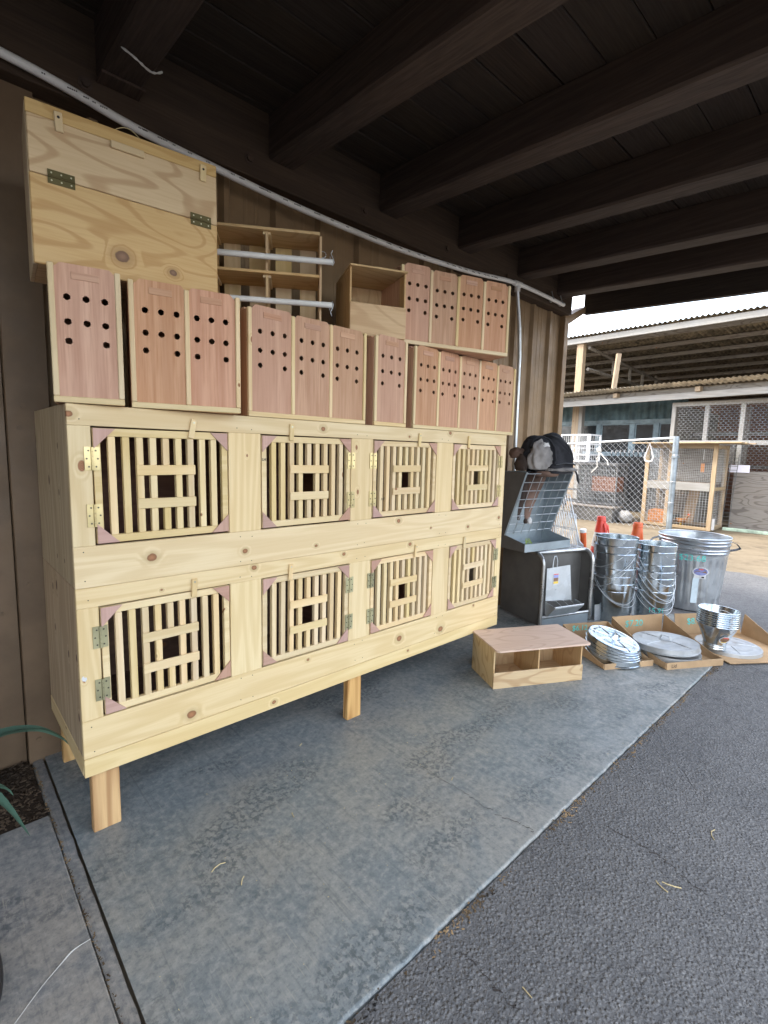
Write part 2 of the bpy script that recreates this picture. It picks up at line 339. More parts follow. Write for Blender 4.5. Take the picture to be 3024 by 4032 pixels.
def box(name, x0, x1, y0, y1, z0, z1, mat, parent=None, b=.0015, rot=(0, 0, 0)):
    dx, dy, dz = abs(x1-x0)/2, abs(y1-y0)/2, abs(z1-z0)/2
    key = (round(dx, 4), round(dy, 4), round(dz, 4), mat, b)
    if key not in CACHE:
        m = MB(); m.cbox(-dx, dx, -dy, dy, -dz, dz, b) if b else m.box(-dx, dx, -dy, dy, -dz, dz); CACHE[key] = m.mesh(name, mat)
    return new(name, CACHE[key], parent, ((x0+x1)/2, (y0+y1)/2, (z0+z1)/2), rot)
def tube(name, pts, r, mat, parent=None, seg=8, **kw):
    m = MB(); m.tube(pts, r, seg, **kw); return m.build(name, mat, parent, smooth=True)
def disc_mesh(m, c, r, th, n=10):   # small cylinder facing -Y
    m.prism([(r*math.cos(2*math.pi*i/n), r*math.sin(2*math.pi*i/n)) for i in range(n)], lambda u, v: (c[0]+u, c[1], c[2]+v), lambda u, v: (c[0]+u, c[1]-th, c[2]+v))
def copy_tree(o, parent=None):
    c = o.copy(); C.objects.link(c); c.parent = parent
    for ch in o.children: copy_tree(ch, c)
    return c
def text(name, body, size, mat, parent, fn, jitter=0.0, thin=0.0, space=1.0, shear=0.0):
    cu = bpy.data.curves.new(name, 'FONT'); cu.body = body; cu.size = size; cu.offset = thin; cu.space_character = space; cu.shear = shear; cu.resolution_u = 3
    ob = bpy.data.objects.new(name, cu); C.objects.link(ob); dg = bpy.context.evaluated_depsgraph_get()
    me = bpy.data.meshes.new_from_object(ob.evaluated_get(dg)); bpy.data.objects.remove(ob); bpy.data.curves.remove(cu)
    for v in me.vertices:
        u, h = v.co.x, v.co.y
        if jitter: u += jitter*mnoise.noise((u*20, h*20, 1)); h += jitter*mnoise.noise((u*20, h*20, 7))
        v.co = fn(u, h)
    me.materials.clear(); me.materials.append(M(mat)); me.name = name
    return new(name, me, parent)
# ================================================================ THE SETTING
# ground
edge = [(-60, -1.027), (4.79, -1.027), (4.79, 1.2)]+[(7.32+.09*mnoise.noise((k*.9, 3, 0))+.05*mnoise.noise((k*2.7, 1, 0)), 1.2-k*.12) for k in range(40)]+[(7.4, -80), (-60, -80)]
m = MB(); m.prism(edge[::-1], lambda u, v: (u, v, -.3), lambda u, v: (u, v, -.006)); ASPH = struct(m.build('asphalt', 'asphalt'))
m = MB(); m.box(-300, 300, -300, 300, -.6, -.022); struct(m.build('ground', 'dirt'))
# concrete slab with a worn irregular front edge
m = MB(); random.seed(3); xs = [.300+i*.0125 for i in range(360)]
top, bot = [], []
for x in xs:
    j = .004*mnoise.noise((x*5, 0, 0))+.0035*mnoise.noise((x*21, 2, 0))+.0015*mnoise.noise((x*60, 5, 0))
    m.v += [(x, .70, 0), (x, -1.012+j*.8, 0), (x, -1.016+j*.9, -.0015), (x, -1.020+j, -.008), (x, -1.020+j, -.2)]
for i in range(len(xs)-1):
    for k in range(4): m.f.append((i*5+k, i*5+k+1, i*5+5+k+1, i*5+5+k)); m.mi.append(0)
SLAB = struct(m.build('slab', 'slab'))
def crack(pts, z, wd, parent, seed):
    P = []; random.seed(seed)
    for a, b in zip(pts, pts[1:]):
        for k in range(8):
            t = k/8; P.append((a[0]+(b[0]-a[0])*t+random.gauss(0, .004), a[1]+(b[1]-a[1])*t+random.gauss(0, .004)))
    m = MB(); n = len(P)
    for i, (x, y) in enumerate(P):
        w_ = wd*random.uniform(.35, 1.0)*min(1, i/4, (n-1-i)/4); m.v += [(x-w_*.7, y-w_*.7, z), (x+w_*.7, y+w_*.7, z)]
    for i in range(n-1): m.f.append((2*i, 2*i+1, 2*i+3, 2*i+2)); m.mi.append(0)
    return m.build('crack', 'ink', parent)
crack([(1.523, -0.402), (1.516, -0.488), (1.515, -0.6), (1.522, -0.699), (1.52, -0.796), (1.524, -0.869), (1.544, -0.942), (1.555, -0.983), (1.531, -1.024)], .0012, .0016, SLAB, 1)
crack([(1.787, -1.153), (1.795, -1.244), (1.794, -1.322), (1.772, -1.412), (1.741, -1.468), (1.741, -1.531)], -.0048, .0030, ASPH, 2)
crack([(1.003, -1.085), (1.007, -1.17), (0.999, -1.217), (0.998, -1.257), (0.99, -1.3)], -.0048, .0022, ASPH, 3)

m = MB(); m.cbox(-3.0, .252, -1.02, .232, -.2, .002, .004); struct(m.build('paving', 'slab2'))
m = MB()
n = 46
for i in range(n):
    y = .66-i*(1.7/(n-1)); h = -.003+.004*mnoise.noise((y*7, 1, 0)); j = .004*mnoise.noise((y*13, 0, 0))
    m.v += [(.252+j*.4, y, -.03), (.257+j, y, h-.004), (.275, y, h), (.2925+j, y, h-.002), (.2985, y, -.03)]
for i in range(n-1):
    for k in range(4): m.f.append((i*5+k, i*5+k+1, i*5+5+k+1, i*5+5+k)); m.mi.append(0)
struct(m.build('kerb_strip', 'slab2', smooth=True))
m = MB(); n = 26
for i in range(n):
    for k in range(n):
        x = -1.4+i*(1.652/(n-1)); y = .236+k*(.46/(n-1)); m.v.append((x, y, -.015+.012*mnoise.noise((x*9, y*9, 0))+.006*mnoise.noise((x*40, y*40, 0))))
for i in range(n-1):
    for k in range(n-1): m.f.append((i*n+k, i*n+n+k, i*n+n+k+1, i*n+k+1)); m.mi.append(0)
struct(m.build('soil_bed', 'soil', smooth=True))

# ---------------------------------------------------------------- the shop building with its timber roof
shop = thing('shop_building', 'brown shop building with ribbed tan wall and dark timber porch roof', 'building', (0, 0, 0))
WY = .69
def rib_profile(x0, x1):
    p = [(x0, WY)]; x = .02
    while x < x1:
        if x > x0+.05 and x+.08 < x1:
            p += [(x-.032, WY), (x-.014, WY-.030), (x+.014, WY-.030), (x+.032, WY)]
            for q in (.115, .175): p += [(x+q-.012, WY), (x+q-.006, WY-.003), (x+q+.006, WY-.003), (x+q+.012, WY)]
        x += .291
    return [q for q in p if q[0] < x1]+[(x1, WY)]
def wall_sheet(x0, x1, z0, z1):
    m = MB(); p = rib_profile(x0, x1)
    m.v = [(x, y, z) for z in (z0, z1) for x, y in p]; n = len(p)
    m.f = [(i, i+1, n+i+1, n+i) for i in range(n-1)]; m.mi = [0]*(n-1)
    m.box(x0, x1, WY+.002, WY+.05, z0, z1)
    return m.build('wall_sheet', 'tanmetal', shop)
wall_sheet(.34, 2.37, 0.0, 3.4); wall_sheet(2.372, 4.66, 0.0, 3.4)
box('door_jamb', .246, .392, .655, .74, -.02, 3.0, 'brownpaint', shop)
box('door_jamb', .10, .243, .70, .76, -.02, 3.0, 'brownpaint', shop)
box('door_panel', -1.8, .097, .73, .78, -.02, 3.0, 'brownpaint', shop)
box('wall_panel', -6, -1.803, .70, .78, -.02, 3.4, 'brownpaint', shop)
for z in (.09, .78, 1.43, 1.52): 
    m = MB(); disc_mesh(m, (0, 0, 0), .010, .006); m.build('screw', 'brownpaint', shop, ((.285 if z < 1.5 else .30), .655, z))
for z in (.66, .98):
    m = MB(); disc_mesh(m, (0, 0, 0), .008, .005); m.build('screw', 'brownpaint', shop, (.19, .70, z))
box('light_block_wall', -3.08, -3.0, -2.3, .699, -.02, 3.0, 'brownpaint', shop)  # unseen wall added to block light from the left
box('corner_trim', 4.60, 4.675, .635, .78, 0, 2.80, 'tanmetal', shop, .004)
box('side_wall', 4.63, 4.67, .783, 9, 0, 3.4, 'tanmetal', shop, 0)
box('back_wall', -6, 4.67, 8.98, 9.03, 0, 3.4, 'tanmetal', shop, 0)
box('upper_wall', -6, 4.66, .745, .79, 3.0, 3.4, 'tanmetal', shop, 0)
box('main_roof', -6.2, 4.85, .60, 9.2, 3.42, 3.50, 'tanmetal', shop, 0)
SL = .058                     # the porch roof falls away from the wall
def rz_(y): return 2.832+SL*(y-.58)
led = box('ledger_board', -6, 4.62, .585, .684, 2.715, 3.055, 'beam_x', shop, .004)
for x in (.56, 1.27, 2.02, 2.78, 3.52, 4.16):
    for dz in (0, ):
        m = MB(); disc_mesh(m, (0, 0, 0), .017, .012, 6); disc_mesh(m, (0, 0.001, 0), .026, .003, 12); m.build('bolt', 'beam_x', led, (x+.69, -.05, -.092))
YE = -1.98
def beam(x0, wd=.155, mat='beam_y', y0=.583, h=.205):
    m = MB(); b = .012
    prof = [(x0+b, 0), (x0+wd-b, 0), (x0+wd, b), (x0+wd, h), (x0, h), (x0, b)]
    n = 14; ys = [y0+(YE-y0)*i/(n-1) for i in range(n)]
    for y in ys:
        wv = .004*mnoise.noise((y*1.7, x0*9, 0)); m.v += [(u+wv-x0-wd/2, y, rz_(y)+v+.003*mnoise.noise((y*2.3, x0, 5))) for u, v in prof]
    for i in range(n-1):
        for k in range(6): m.f.append((i*6+k, i*6+(k+1) % 6, i*6+6+(k+1) % 6, i*6+6+k)); m.mi.append(0)
    m.f += [tuple(range(6)), tuple((n-1)*6+k for k in range(6))[::-1]]; m.mi += [0, 0]
    return m.build('roof_beam', mat, shop, (x0+wd/2, 0, 0))
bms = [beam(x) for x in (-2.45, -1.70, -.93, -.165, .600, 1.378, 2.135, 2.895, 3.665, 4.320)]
box('beam_hanger', .605-.006, .605+.155, .50, .581, 2.815, 2.826, 'beam_y', shop)
# deck planks, laid along the wall, each a little out of line with the next
random.seed(11); y = .735; i = 0
while y > YE:
    wv = random.choice((.186, .19, .188)); zc = rz_(y-wv/2)+.207+random.uniform(0, .004)
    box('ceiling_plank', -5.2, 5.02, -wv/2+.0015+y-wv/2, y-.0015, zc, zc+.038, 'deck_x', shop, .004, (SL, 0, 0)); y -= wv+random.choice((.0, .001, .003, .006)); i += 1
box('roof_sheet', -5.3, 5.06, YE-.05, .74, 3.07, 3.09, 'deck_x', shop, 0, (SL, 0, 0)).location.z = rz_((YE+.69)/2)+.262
# rake board at the far end and front fascia
def sloped(name, x0, x1, za, zb, mat, y0=.62, y1=YE):
    m = MB(); m.add([(x, yy, rz_(yy)+z) for yy in (y0, y1) for z in (za, zb) for x in (x0, x1)], [(0, 1, 3, 2), (4, 6, 7, 5), (0, 4, 5, 1), (2, 3, 7, 6), (0, 2, 6, 4), (1, 5, 7, 3)]); return m.build(name, mat, shop)
sloped('rake_board', 4.93, 4.99, -.045, .245, 'deck_y')
box('fascia_board', -5.2, 4.92, YE-.045, YE-.002, 2.65, 2.92, 'beam_x', shop)
m = MB(); m.add([(4.66, .64, 2.66), (4.70, .64, 2.66), (4.93, .60, 2.80), (4.93, .60, 2.86), (4.66, .64, 2.72), (4.66, .76, 2.66), (4.70, .76, 2.66), (4.93, .72, 2.80), (4.93, .72, 2.86), (4.66, .76, 2.72)],
      [(0, 1, 2, 3, 4), (9, 8, 7, 6, 5), (0, 5, 6, 1), (1, 6, 7, 2), (2, 7, 8, 3), (3, 8, 9, 4), (4, 9, 5, 0)]); m.build('corner_brace', 'tanmetal', shop)
for x in (-4.5, -1.0): box('porch_post', x-.07, x+.07, YE+.02, YE+.16, -.02, 2.62, 'beam_z', shop, .006)
pts = [(.615+.15*t, .30-.02*math.sin(t*5), rz_(.3)-.012-.035*math.sin(math.pi*t)) for t in [i/14 for i in range(15)]]
tag(tube('cobweb', pts, [.002+.003*abs(math.sin(i*1.3)) for i in range(15)], 'cobweb', None, 5), 'pale dusty cobweb strand sagging under the leftmost roof beam', 'cobweb')

# ---------------------------------------------------------------- pipes on the wall
PP = [(-.6, 2.79), (.286, 2.750), (.721, 2.691), (1.033, 2.669), (1.419, 2.647), (1.869, 2.640), (2.347, 2.648), (3.004, 2.692), (3.625, 2.756), (4.40, 2.753)]
def smooth_pts(P, n=6):
    o = []
    for i in range(len(P)-1):
        p0, p1, p2, p3 = P[max(i-1, 0)], P[i], P[i+1], P[min(i+2, len(P)-1)]
        for k in range(n):
            t = k/n; o.append(tuple(.5*((2*b)+(c-a)*t+(2*a-5*b+4*c-d)*t*t+(-a+3*b-3*c+d)*t**3) for a, b, c, d in zip(p0, p1, p2, p3)))
    return o+[P[-1]]
pv = thing('pvc_pipe', 'long white PVC pipe slung along the wall under the ledger', 'pipe', (0, 0, 0))
tube('pipe', [(x, .553, z) for x, z in smooth_pts(PP)], .0165, 'pvc', pv, 12)
tube('tee_fitting', [(3.58, .553, 2.7525), (3.68, .553, 2.7565)], .0225, 'pvc', pv, 12)
tube('tee_fitting', [(3.63, .553, 2.75), (3.632, .554, 2.695)], .0225, 'pvc', pv, 12)
for x, z in ((4.18, 2.754), (4.34, 2.753)):
    m = MB(); m.tube([(x, .553+.021*math.cos(a), z+.021*math.sin(a)) for a in [i*math.pi/6 for i in range(-3, 7)]]+[(x, .56, z+.07)], .006, 6); m.build('strap', 'wiregrey', pv, smooth=True)
random.seed(5)
m = MB()
for k in range(46):
    x = random.uniform(.4, 3.4); i = [j for j in range(len(PP)-1) if PP[j][0] <= x][-1]
    t = (x-PP[i][0])/(PP[i+1][0]-PP[i][0]); z = PP[i][1]*(1-t)+PP[i+1][1]*t
    for q in range(random.randint(2, 6)): m.box(x+q*.007, x+q*.007+.0045, .553-.0172, .553-.0164, z-.003, z+.002)
stuff(m.build('printed_marks', 'inkdim', pv))
cd = thing('conduit', 'grey downpipe running down the ribbed wall beside the boxes', 'pipe', (0, 0, 0))
tube('pipe', [(3.631, .553, 2.71), (3.66, .56, 2.62), (3.75, .592, 2.45), (3.79, .60, 2.2), (3.80, .60, 1.57), (3.805, .60, .02)], .0155, 'galvsheet', cd, 10)
# ================================================================ THE CAGE BANKS
X0, X1, DEP = .330, 2.756, .605
OPEN = [(.395, .864), (1.002, 1.475), (1.611, 2.084), (2.223, 2.698)]
def hinge(parent, x, z, mat, side):
    m = MB()
    for s in (-1, 1):
        m.box(min(s*.003, s*.0225), max(s*.003, s*.0225), -.0042, -.0012, -.038, .038)
        m.cur = 1; [disc_mesh(m, (s*(.0105 if zz else .016), -.0042, zz), .0030, .0010, 8) for zz in (-.026, 0, .026)]; m.cur = 0
    for k in range(5):
        z0 = -.038+k*.0152; m.tube([(0, -.0055, z0+.0006), (0, -.0055, z0+.0146)], .0042 if k % 2 else .0045, 8)
    return m.build('hinge', [mat, 'screwdark'], parent, (x, 0, z))
HM = {}
def make_door(bank, x0, x1, z0, z1, hside, hmat, lean, marks=None):
    W, H = x1-x0-.010, z1-z0-.012; g = .026
    m = MB(); y0, y1 = .001, .020
    for a in ((-W/2, W/2, -H/2, -H/2+g), (-W/2, W/2, H/2-g, H/2), (-W/2, -W/2+.022, -H/2+g, H/2-g), (W/2-.022, W/2, -H/2+g, H/2-g)): m.cbox(a[0], a[1], y0, y1, a[2], a[3], .001)
    d = m.build('door', 'pineclear_x', bank, ((x0+x1)/2, 0, (z0+z1)/2+.001), (0, lean, 0))
    pitch = (W-.044+.0215)/10
    for i in range(1, 10):
        xc = -W/2+.022-.0215/2+pitch*i
        wd = .0222
        if i == 5:
            for za, zb in ((-H/2+g, -.060), (.046, H/2-g)): box('slat', xc-wd/2, xc+wd/2, -.0005, .0195, za+.001, zb-.001, 'pineclear_z', d, .0012)
        else: box('slat', xc-wd/2, xc+wd/2, -.0005, .0195, -H/2+g+.0005, H/2-g-.0005, 'pineclear_z', d, .0012)
    for zc in (.052, -.064):
        box('crossbar', -.101, .101, -.008, -.001, zc-.0175, zc+.0175, 'pineclear_x', d, .0012, (0, random.uniform(-.012, .012), 0))
    for sx in (-1, 1):
        for sz in (-1, 1):
            m = MB(); q = .066; P = [(0, 0), (-sx*q, 0), (0, -sz*q)]
            if sx*sz < 0: P = P[::-1]
            m.prism(P, lambda u, v: (u, -.0002, v), lambda u, v: (u, -.0045, v)); m.build('gusset', 'gusset_x' if sx*sz > 0 else 'gusset_z', d, (sx*(W/2-.001), 0, sz*(H/2-.001)))
    for zc in (.091, -.095): hinge(d, hside*(W/2+.004), zc, hmat, hside)
    if marks: text('pencil_mark', marks[0], .016, 'ink', d, lambda u, h: (marks[1]+u, -.0012, marks[2]+h), 0, .0003)
    return d
def turn_button(bank, x, z, tilt):
    b = box('turn_button', x-.0105, x+.0105, -.0095, -.0022, z-.035, z+.035, 'pineclear_z', bank, .002, (0, tilt, 0))
    m = MB(); disc_mesh(m, (0, -.0038, .023), .0042, .0012, 10); m.build('screw', 'screw', b)
def cage_bank(label, zt, zs, zd0, zd1, turns, hm, mk):
    t = thing('cage_bank', label, 'cage', (0, 0, 0), 0, 'slat-door cage banks')
    for tagk, za, zb in (('t', zd1, zt), ('b', zs, zd0)):
        nmk = 'pine_rail_'+('u' if zt > 1.2 else 'l')+tagk; xm, zm = (X0+X1)/2, (za+zb)/2
        knotted(nmk, 'pine', [(kx-xm, kz-zm, kr) for kx, kz, kr in KNOTS[nmk[-2:]]]); box('face_rail', X0, X1, 0, .019, za, zb, nmk, t)
    xs = [X0]+[q for o in OPEN for q in o]+[X1]
    for i in range(0, len(xs), 2): box('face_stile', xs[i], xs[i+1], .0002, .0192, zd0+.0004, zd1-.0004, 'pine_z', t)
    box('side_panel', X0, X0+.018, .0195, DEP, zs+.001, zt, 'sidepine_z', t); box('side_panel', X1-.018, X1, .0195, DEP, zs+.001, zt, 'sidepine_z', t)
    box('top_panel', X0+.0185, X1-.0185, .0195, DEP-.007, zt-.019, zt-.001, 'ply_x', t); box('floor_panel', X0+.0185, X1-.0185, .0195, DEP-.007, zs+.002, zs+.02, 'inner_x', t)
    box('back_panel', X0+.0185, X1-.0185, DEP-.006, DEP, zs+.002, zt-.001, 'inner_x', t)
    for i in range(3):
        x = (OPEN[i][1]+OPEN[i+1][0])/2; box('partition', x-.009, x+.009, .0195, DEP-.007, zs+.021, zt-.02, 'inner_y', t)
    nm = MB()
    for xa, xb in zip(xs[::2], xs[1::2]):
        for zz in (zd0-.02, zd1+.02, zs+.02):
            for q in ((.3, .7) if xb-xa > .1 else (.5,)): disc_mesh(nm, (xa+(xb-xa)*q+random.uniform(-.006, .006), .0003, zz+random.uniform(-.006, .006)), .0022, .0008, 7)
    stuff(nm.build('nail_heads', 'screwdark', t))
    for i, (a, b) in enumerate(OPEN):
        make_door(t, a, b, zd0, zd1, (-1, 1, -1, 1)[i], hm[i], random.uniform(-.005, .005), mk.get(i)); turn_button(t, turns[i][0], turns[i][1], turns[i][2])
    return t
KNOTS = {'ut': [(.336, 1.463, .011), (1.312, 1.464, .010), (1.864, 1.452, .006), (2.193, 1.484, .010)], 'ub': [(.57, .975, .015), (.929, .955, .010), (1.801, 1.012, .011), (2.055, .953, .006), (1.278, .938, .007), (2.392, .931, .009), (2.715, .964, .010)],
         'lt': [(.969, .880, .010), (1.439, .880, .008), (1.892, .878, .010), (.60, .850, .004)], 'lb': [(.697, .335, .016), (1.83, .364, .016), (2.173, .338, .017), (1.238, .407, .006), (2.485, .420, .007)]}
random.seed(21)
cage_bank('upper of the two stacked pale pine cage banks with four slatted doors', 1.496, .8975, 1.036, 1.429, [(.723, 1.435, .20), (1.145, 1.441, .03), (1.937, 1.437, .05), (2.361, 1.440, .03)], ['brass', 'brass', 'brass', 'brass'], {1: ('LH', -.232, .088), 2: ('HT', -.175, -.105)})
LOWER = cage_bank('lower of the two stacked pale pine cage banks, above the short stud legs', .8965, .3005, .436, .829, [(.717, .840, .05), (1.141, .838, .06), (1.934, .838, .08), (2.358, .839, .06)], ['brassdull', 'brassdull', 'brassdull', 'brassdull'], {})
st = thing('cage_stand', 'pine skirt on short stud legs under the stacked cage banks', 'stand', (0, 0, 0))
knotted('pine_skirt', 'pine', [(1.06-(X0+X1)/2, .262-.267, .009), (1.9-(X0+X1)/2, .01, .006)]); box('skirt_board', X0, X1, -.0015, .0175, .234, .2995, 'pine_skirt', st); box('skirt_board', X0-.001, X0+.018, .018, DEP, .234, .2995, 'pine_y', st)
box('skirt_board', X1-.018, X1+.001, .018, DEP, .234, .2995, 'pine_y', st); box('skirt_board', X0+.02, X1-.02, DEP-.019, DEP-.001, .234, .2995, 'pine_x', st)
for x in (.354, 1.497, 2.60):
    box('leg', x, x+.089, .025, .063, 0, .2985, 'stud_z', st, .003); box('leg', x, x+.089, .548, .586, 0, .2985, 'stud_z', st, .003)

m = MB(); m.prism([(.0, .0), (.008, -.004), (.013, .004), (.011, .011), (.006, .010), (.002, .018), (-.003, .009)], lambda u, v: (.338+u, -.0002, .582+v), lambda u, v: (.338+u, -.0007, .582+v)); m.build('paint_smudge', 'labelwhite', LOWER)
# ================================================================ CARRY BOXES
from mathutils.geometry import delaunay_2d_cdt
PLATES = {}
def holed_plate(outline, holes, th, key):
    if key in PLATES: return PLATES[key]
    vs_ = [Vector(p) for p in outline]; ed = [(i, (i+1) % len(outline)) for i in range(len(outline))]; n = 14
    for cx, cz, r in holes:
        k = len(vs_); vs_ += [Vector((cx+r*math.cos(2*math.pi*i/n), cz+r*math.sin(2*math.pi*i/n))) for i in range(n)]; ed += [(k+i, k+(i+1) % n) for i in range(n)]
    v2, e2, f2, *_ = delaunay_2d_cdt(vs_, ed, [], 1, 1e-7)
    F = []
    for f in f2:
        c = sum((v2[i] for i in f), Vector((0, 0)))/len(f)
        if all((c.x-h[0])**2+(c.y-h[1])**2 > (h[2]*.93)**2 for h in holes): F.append(f)
    N = len(v2); V = [(p.x, 0, p.y) for p in v2]+[(p.x, th, p.y) for p in v2]
    cnt = {}
    for f in F:
        for i in range(len(f)): e = (f[i], f[(i+1) % len(f)]); cnt[e] = 1
    FF = [tuple(f) for f in F]+[tuple(N+i for i in f[::-1]) for f in F]+[(b, a, N+a, N+b) for (a, b) in cnt if (b, a) not in cnt]
    m = MB(); m.add(V, FF); PLATES[key] = m.mesh('sliding_door', 'luan_z'); return PLATES[key]
def carry_box(n, x0, x1, z0, z1, y0, label, depth=.36, rz=0.0, origin=None, frame='pineclear'):
    W = x1-x0; H = z1-z0
    t = thing('carry_box', label, 'box', origin or (x0, y0, z0), rz, 'red plywood carry boxes')
    sw = .0165                                          # front strips
    P = [sw*.55+(W-sw*1.1)*i/n for i in range(n+1)]
    box('side_panel', 0, .009, .0155, depth, 0, H-.012, 'luan_z', t); box('side_panel', W-.009, W, .0155, depth, 0, H-.012, 'luan_z', t)
    box('back_panel', .0095, W-.0095, depth-.009, depth, 0.0005, H-.0125, 'luan_z', t); box('bottom_panel', .0095, W-.0095, .0155, depth-.0095, 0.0005, .0095, 'luan_x', t)
    box('top_panel', .0005, W-.0005, .034, depth-.0005, H-.0115, H-.003, 'luan_x', t)
    box('bottom_rail', 0, W, 0, .015, 0, .019, frame+'_x', t, .002)
    for i in range(n+1):
        a = 0 if i == 0 else (W-sw if i == n else P[i]-sw*.5); box('divider_strip', a, a+sw, -.0006, .0144, .0195, H-.004+random.uniform(-.004, .002), frame+'_z', t, .0025)
        if 0 < i < n: box('partition', P[i]-.004, P[i]+.004, .0155, depth-.0095, .01, H-.0125, 'luan_z', t)
    dw = (W-sw)/n-sw*.55
    for i in range(n):
        c = (P[i]+P[i+1])/2 if 0 < i < n-1 else (P[i]+P[i+1])/2+((.004 if i == 0 else 0)-(.004 if i == n-1 else 0))
        h = H-.012+random.uniform(-.004, .004); q = .018
        ol = [(-dw/2, 0), (dw/2, 0), (dw/2, h-q), (dw/2-q, h), (-dw/2+q, h), (-dw/2, h-q)]
        r = .0104; hx = dw*.30; tz = h-.098
        hs = [(a, tz-b, r) for b in (0, .073) for a in (-hx, 0, hx)]+[(a, tz-.131, r) for a in (-hx, hx)]
        key = (round(dw, 3), round(h, 3))
        d = new('sliding_door', holed_plate(ol, hs, .005, key), t, (c+random.uniform(-.001, .001), .0045, .014+random.uniform(0, .004)), (0, random.uniform(-.004, .004), 0))
        box('grip_strip', -dw*.22, dw*.22, -.0022, -.0005, h-.044, h-.022, 'luan_x', d, .0006)
    return t
random.seed(9)
BZ = 1.4975
carry_box(1, 0, .194, 0, .4165, 0, 'single carry box with one red holed door, leftmost on the cages', .34, R(-13), (.300, .002, BZ))
carry_box(2, 0, .362, 0, .4165, 0, 'double carry box with two red holed doors', .34, R(-14), (.521, -.002, BZ))
carry_box(3, .949, 1.556, BZ, 1.922, -.003, 'triple carry box with three red holed doors')
carry_box(1, 1.612, 1.831, BZ, 1.926, -.003, 'single carry box between the triple and the five-door box')
carry_box(5, 1.884, 2.818, BZ, 1.922, -.003, 'wide carry box with five red holed doors in a row')
carry_box(4, 0, .690, 0, .385, 0, 'four-door carry box stacked at an angle on top of the row', .33, math.atan2(-.20, .64), (1.812, .040, 1.926))

# ================================================================ PLYWOOD CASE, top left
pc = thing('plywood_case', 'large plywood case with hinged lid standing on the carry boxes', 'case', (.280, .088, 1.9215), R(-5.5))
W, H, D = .570, .468, .235
box('side_panel', 0, .012, .0125, D, 0, H-.004, 'plypale_z', pc); box('side_panel', W-.012, W, .0125, D, 0, H-.004, 'plypale_z', pc)
box('bottom_panel', .0125, W-.0125, .0125, D, 0.0005, .0125, 'plypale_x', pc); box('top_panel', .0125, W-.0125, .0125, D, H-.0165, H-.0045, 'plypale_x', pc); box('back_panel', .0125, W-.0125, D-.012, D-.0005, .013, H-.017, 'plypale_x', pc)
knotted('ply_case_front', 'case', [(-.037, -.055, .019), (.125, -.070, .011)]); box('front_panel', .002, W-.001, 0, .012, 0, .262, 'ply_case_front', pc, .003)
lid = box('hinged_lid', .003, W-.001, .0005, .0125, .2635, H-.040, 'plypale_x', pc, .002)
box('top_rail', .001, W-.001, 0, .012, H-.0395, H, 'ply_x', pc, .002)
box('handle_strip', .225, .325, -.010, .0003, H-.063, H-.041, 'pineclear_x', pc, .002)
for x, tl in ((.085, -.05), (.520, .04)):
    b = box('turn_button', x-.011, x+.011, -.007, -.0003, H-.070, H-.014, 'pineclear_z', pc, .002, (0, tl, 0)); m = MB(); disc_mesh(m, (0, -.0036, .012), .004, .001, 10); m.build('screw', 'ink', b)
for x in (.085, .510):
    m = MB()
    for s in (-1, 1):
        m.box(-.036, .036, -.003, -.0005, min(s*.002, s*.020), max(s*.002, s*.020))
        m.cur = 1; [disc_mesh(m, (q, -.003, s*.011), .0024, .001, 8) for q in (-.026, 0, .026)]; m.cur = 0
    m.tube([(-.036, -.0035, 0), (.036, -.0035, 0)], .003, 8); m.build('hinge', ['brassdark', 'screw'], pc, (x, 0, .2628))
tube('wire_handle', [(.23+.10*t, .016, H-.006+.030*math.sin(math.pi*t)) for t in [i/10 for i in range(11)]], .0016, 'brass', pc, 6)

# ================================================================ NEST RACK with pipe perches
nr = thing('nest_rack', 'open plywood nest rack with white pipe perches behind the plywood case', 'nest box', (1.352, .088, 1.930), 0)
ux, uy = -.84, .5426; ang = math.atan2(uy, ux)+math.pi       # local +x runs from far left end to the right end
nr.rotation_euler = (0, 0, ang)
NW, ND, NH = .700, .185, .405
for z in (.018, .210, .390): 
    b = box('shelf', -NW, -.0055, -.012, ND, z-.006, z+.006, 'ply_x', nr, .002)
for i, x in enumerate((-.0025, -.235, -.467, -.697)):
    box('divider', x-.0055 if i else -.005, x+.0055 if i else .005, .004, ND, .0245 if i else 0, .2035 if i else NH-.02, 'ply_z', nr, .001)
    if i: box('divider', x-.0055, x+.0055, .004, ND, .2165, .3835, 'ply_z', nr, .001)
    if i:
        for zt in (.2035, .3835):
            for s in (-1, 1):
                if i == 3 and s < 0: continue
                box('cleat', x+s*.0115-.0055, x+s*.0115+.0055, .008, ND-.01, zt-.0115, zt-.0005, 'pineclear_y', nr, .001)
for z0, z1 in ((.0245, .2035), (.2165, .3835)):
    for i in range(3):
        xa = -.235*(i+1)+.03; 
        for q in (0, .115): box('back_slat', xa+q, xa+q+.075, ND-.009, ND-.0005, z0, z1, 'pineclear_z', nr, .001)
        if z0 < .1: m = MB(); disc_mesh(m, (0, 0, 0), .0105, .0015, 14); m.build('hole_disc', 'black', nr, (xa+.09, ND-.0105, z0+.045))  # black disc stands in for the dark of a hole in the back
for z in (.085, .268):
    p = tube('perch', [(-NW, -.028, z), (.052, -.028, z)], .0125, 'pvc', nr, 12)
    q = 1 if z < .2 else -1
    cp = [(.040, -.030, z-.022*q), (.042, -.030, z), (.052, -.032, z+.016*q), (.058, -.034, z+.002*q), (.050, -.034, z-.020*q), (.044, -.034, z-.012*q-.02*q), (.050, -.034, z-.048*q)]
    tube('hitch_pin', [(a, b, c) for a, b, c in cp], .0016, 'wiregrey', p, 6)
m = MB()
for z in (.085, .268): m.box(-NW, -.006, -.012, -.004, z-.0025, z-.0005) if False else None
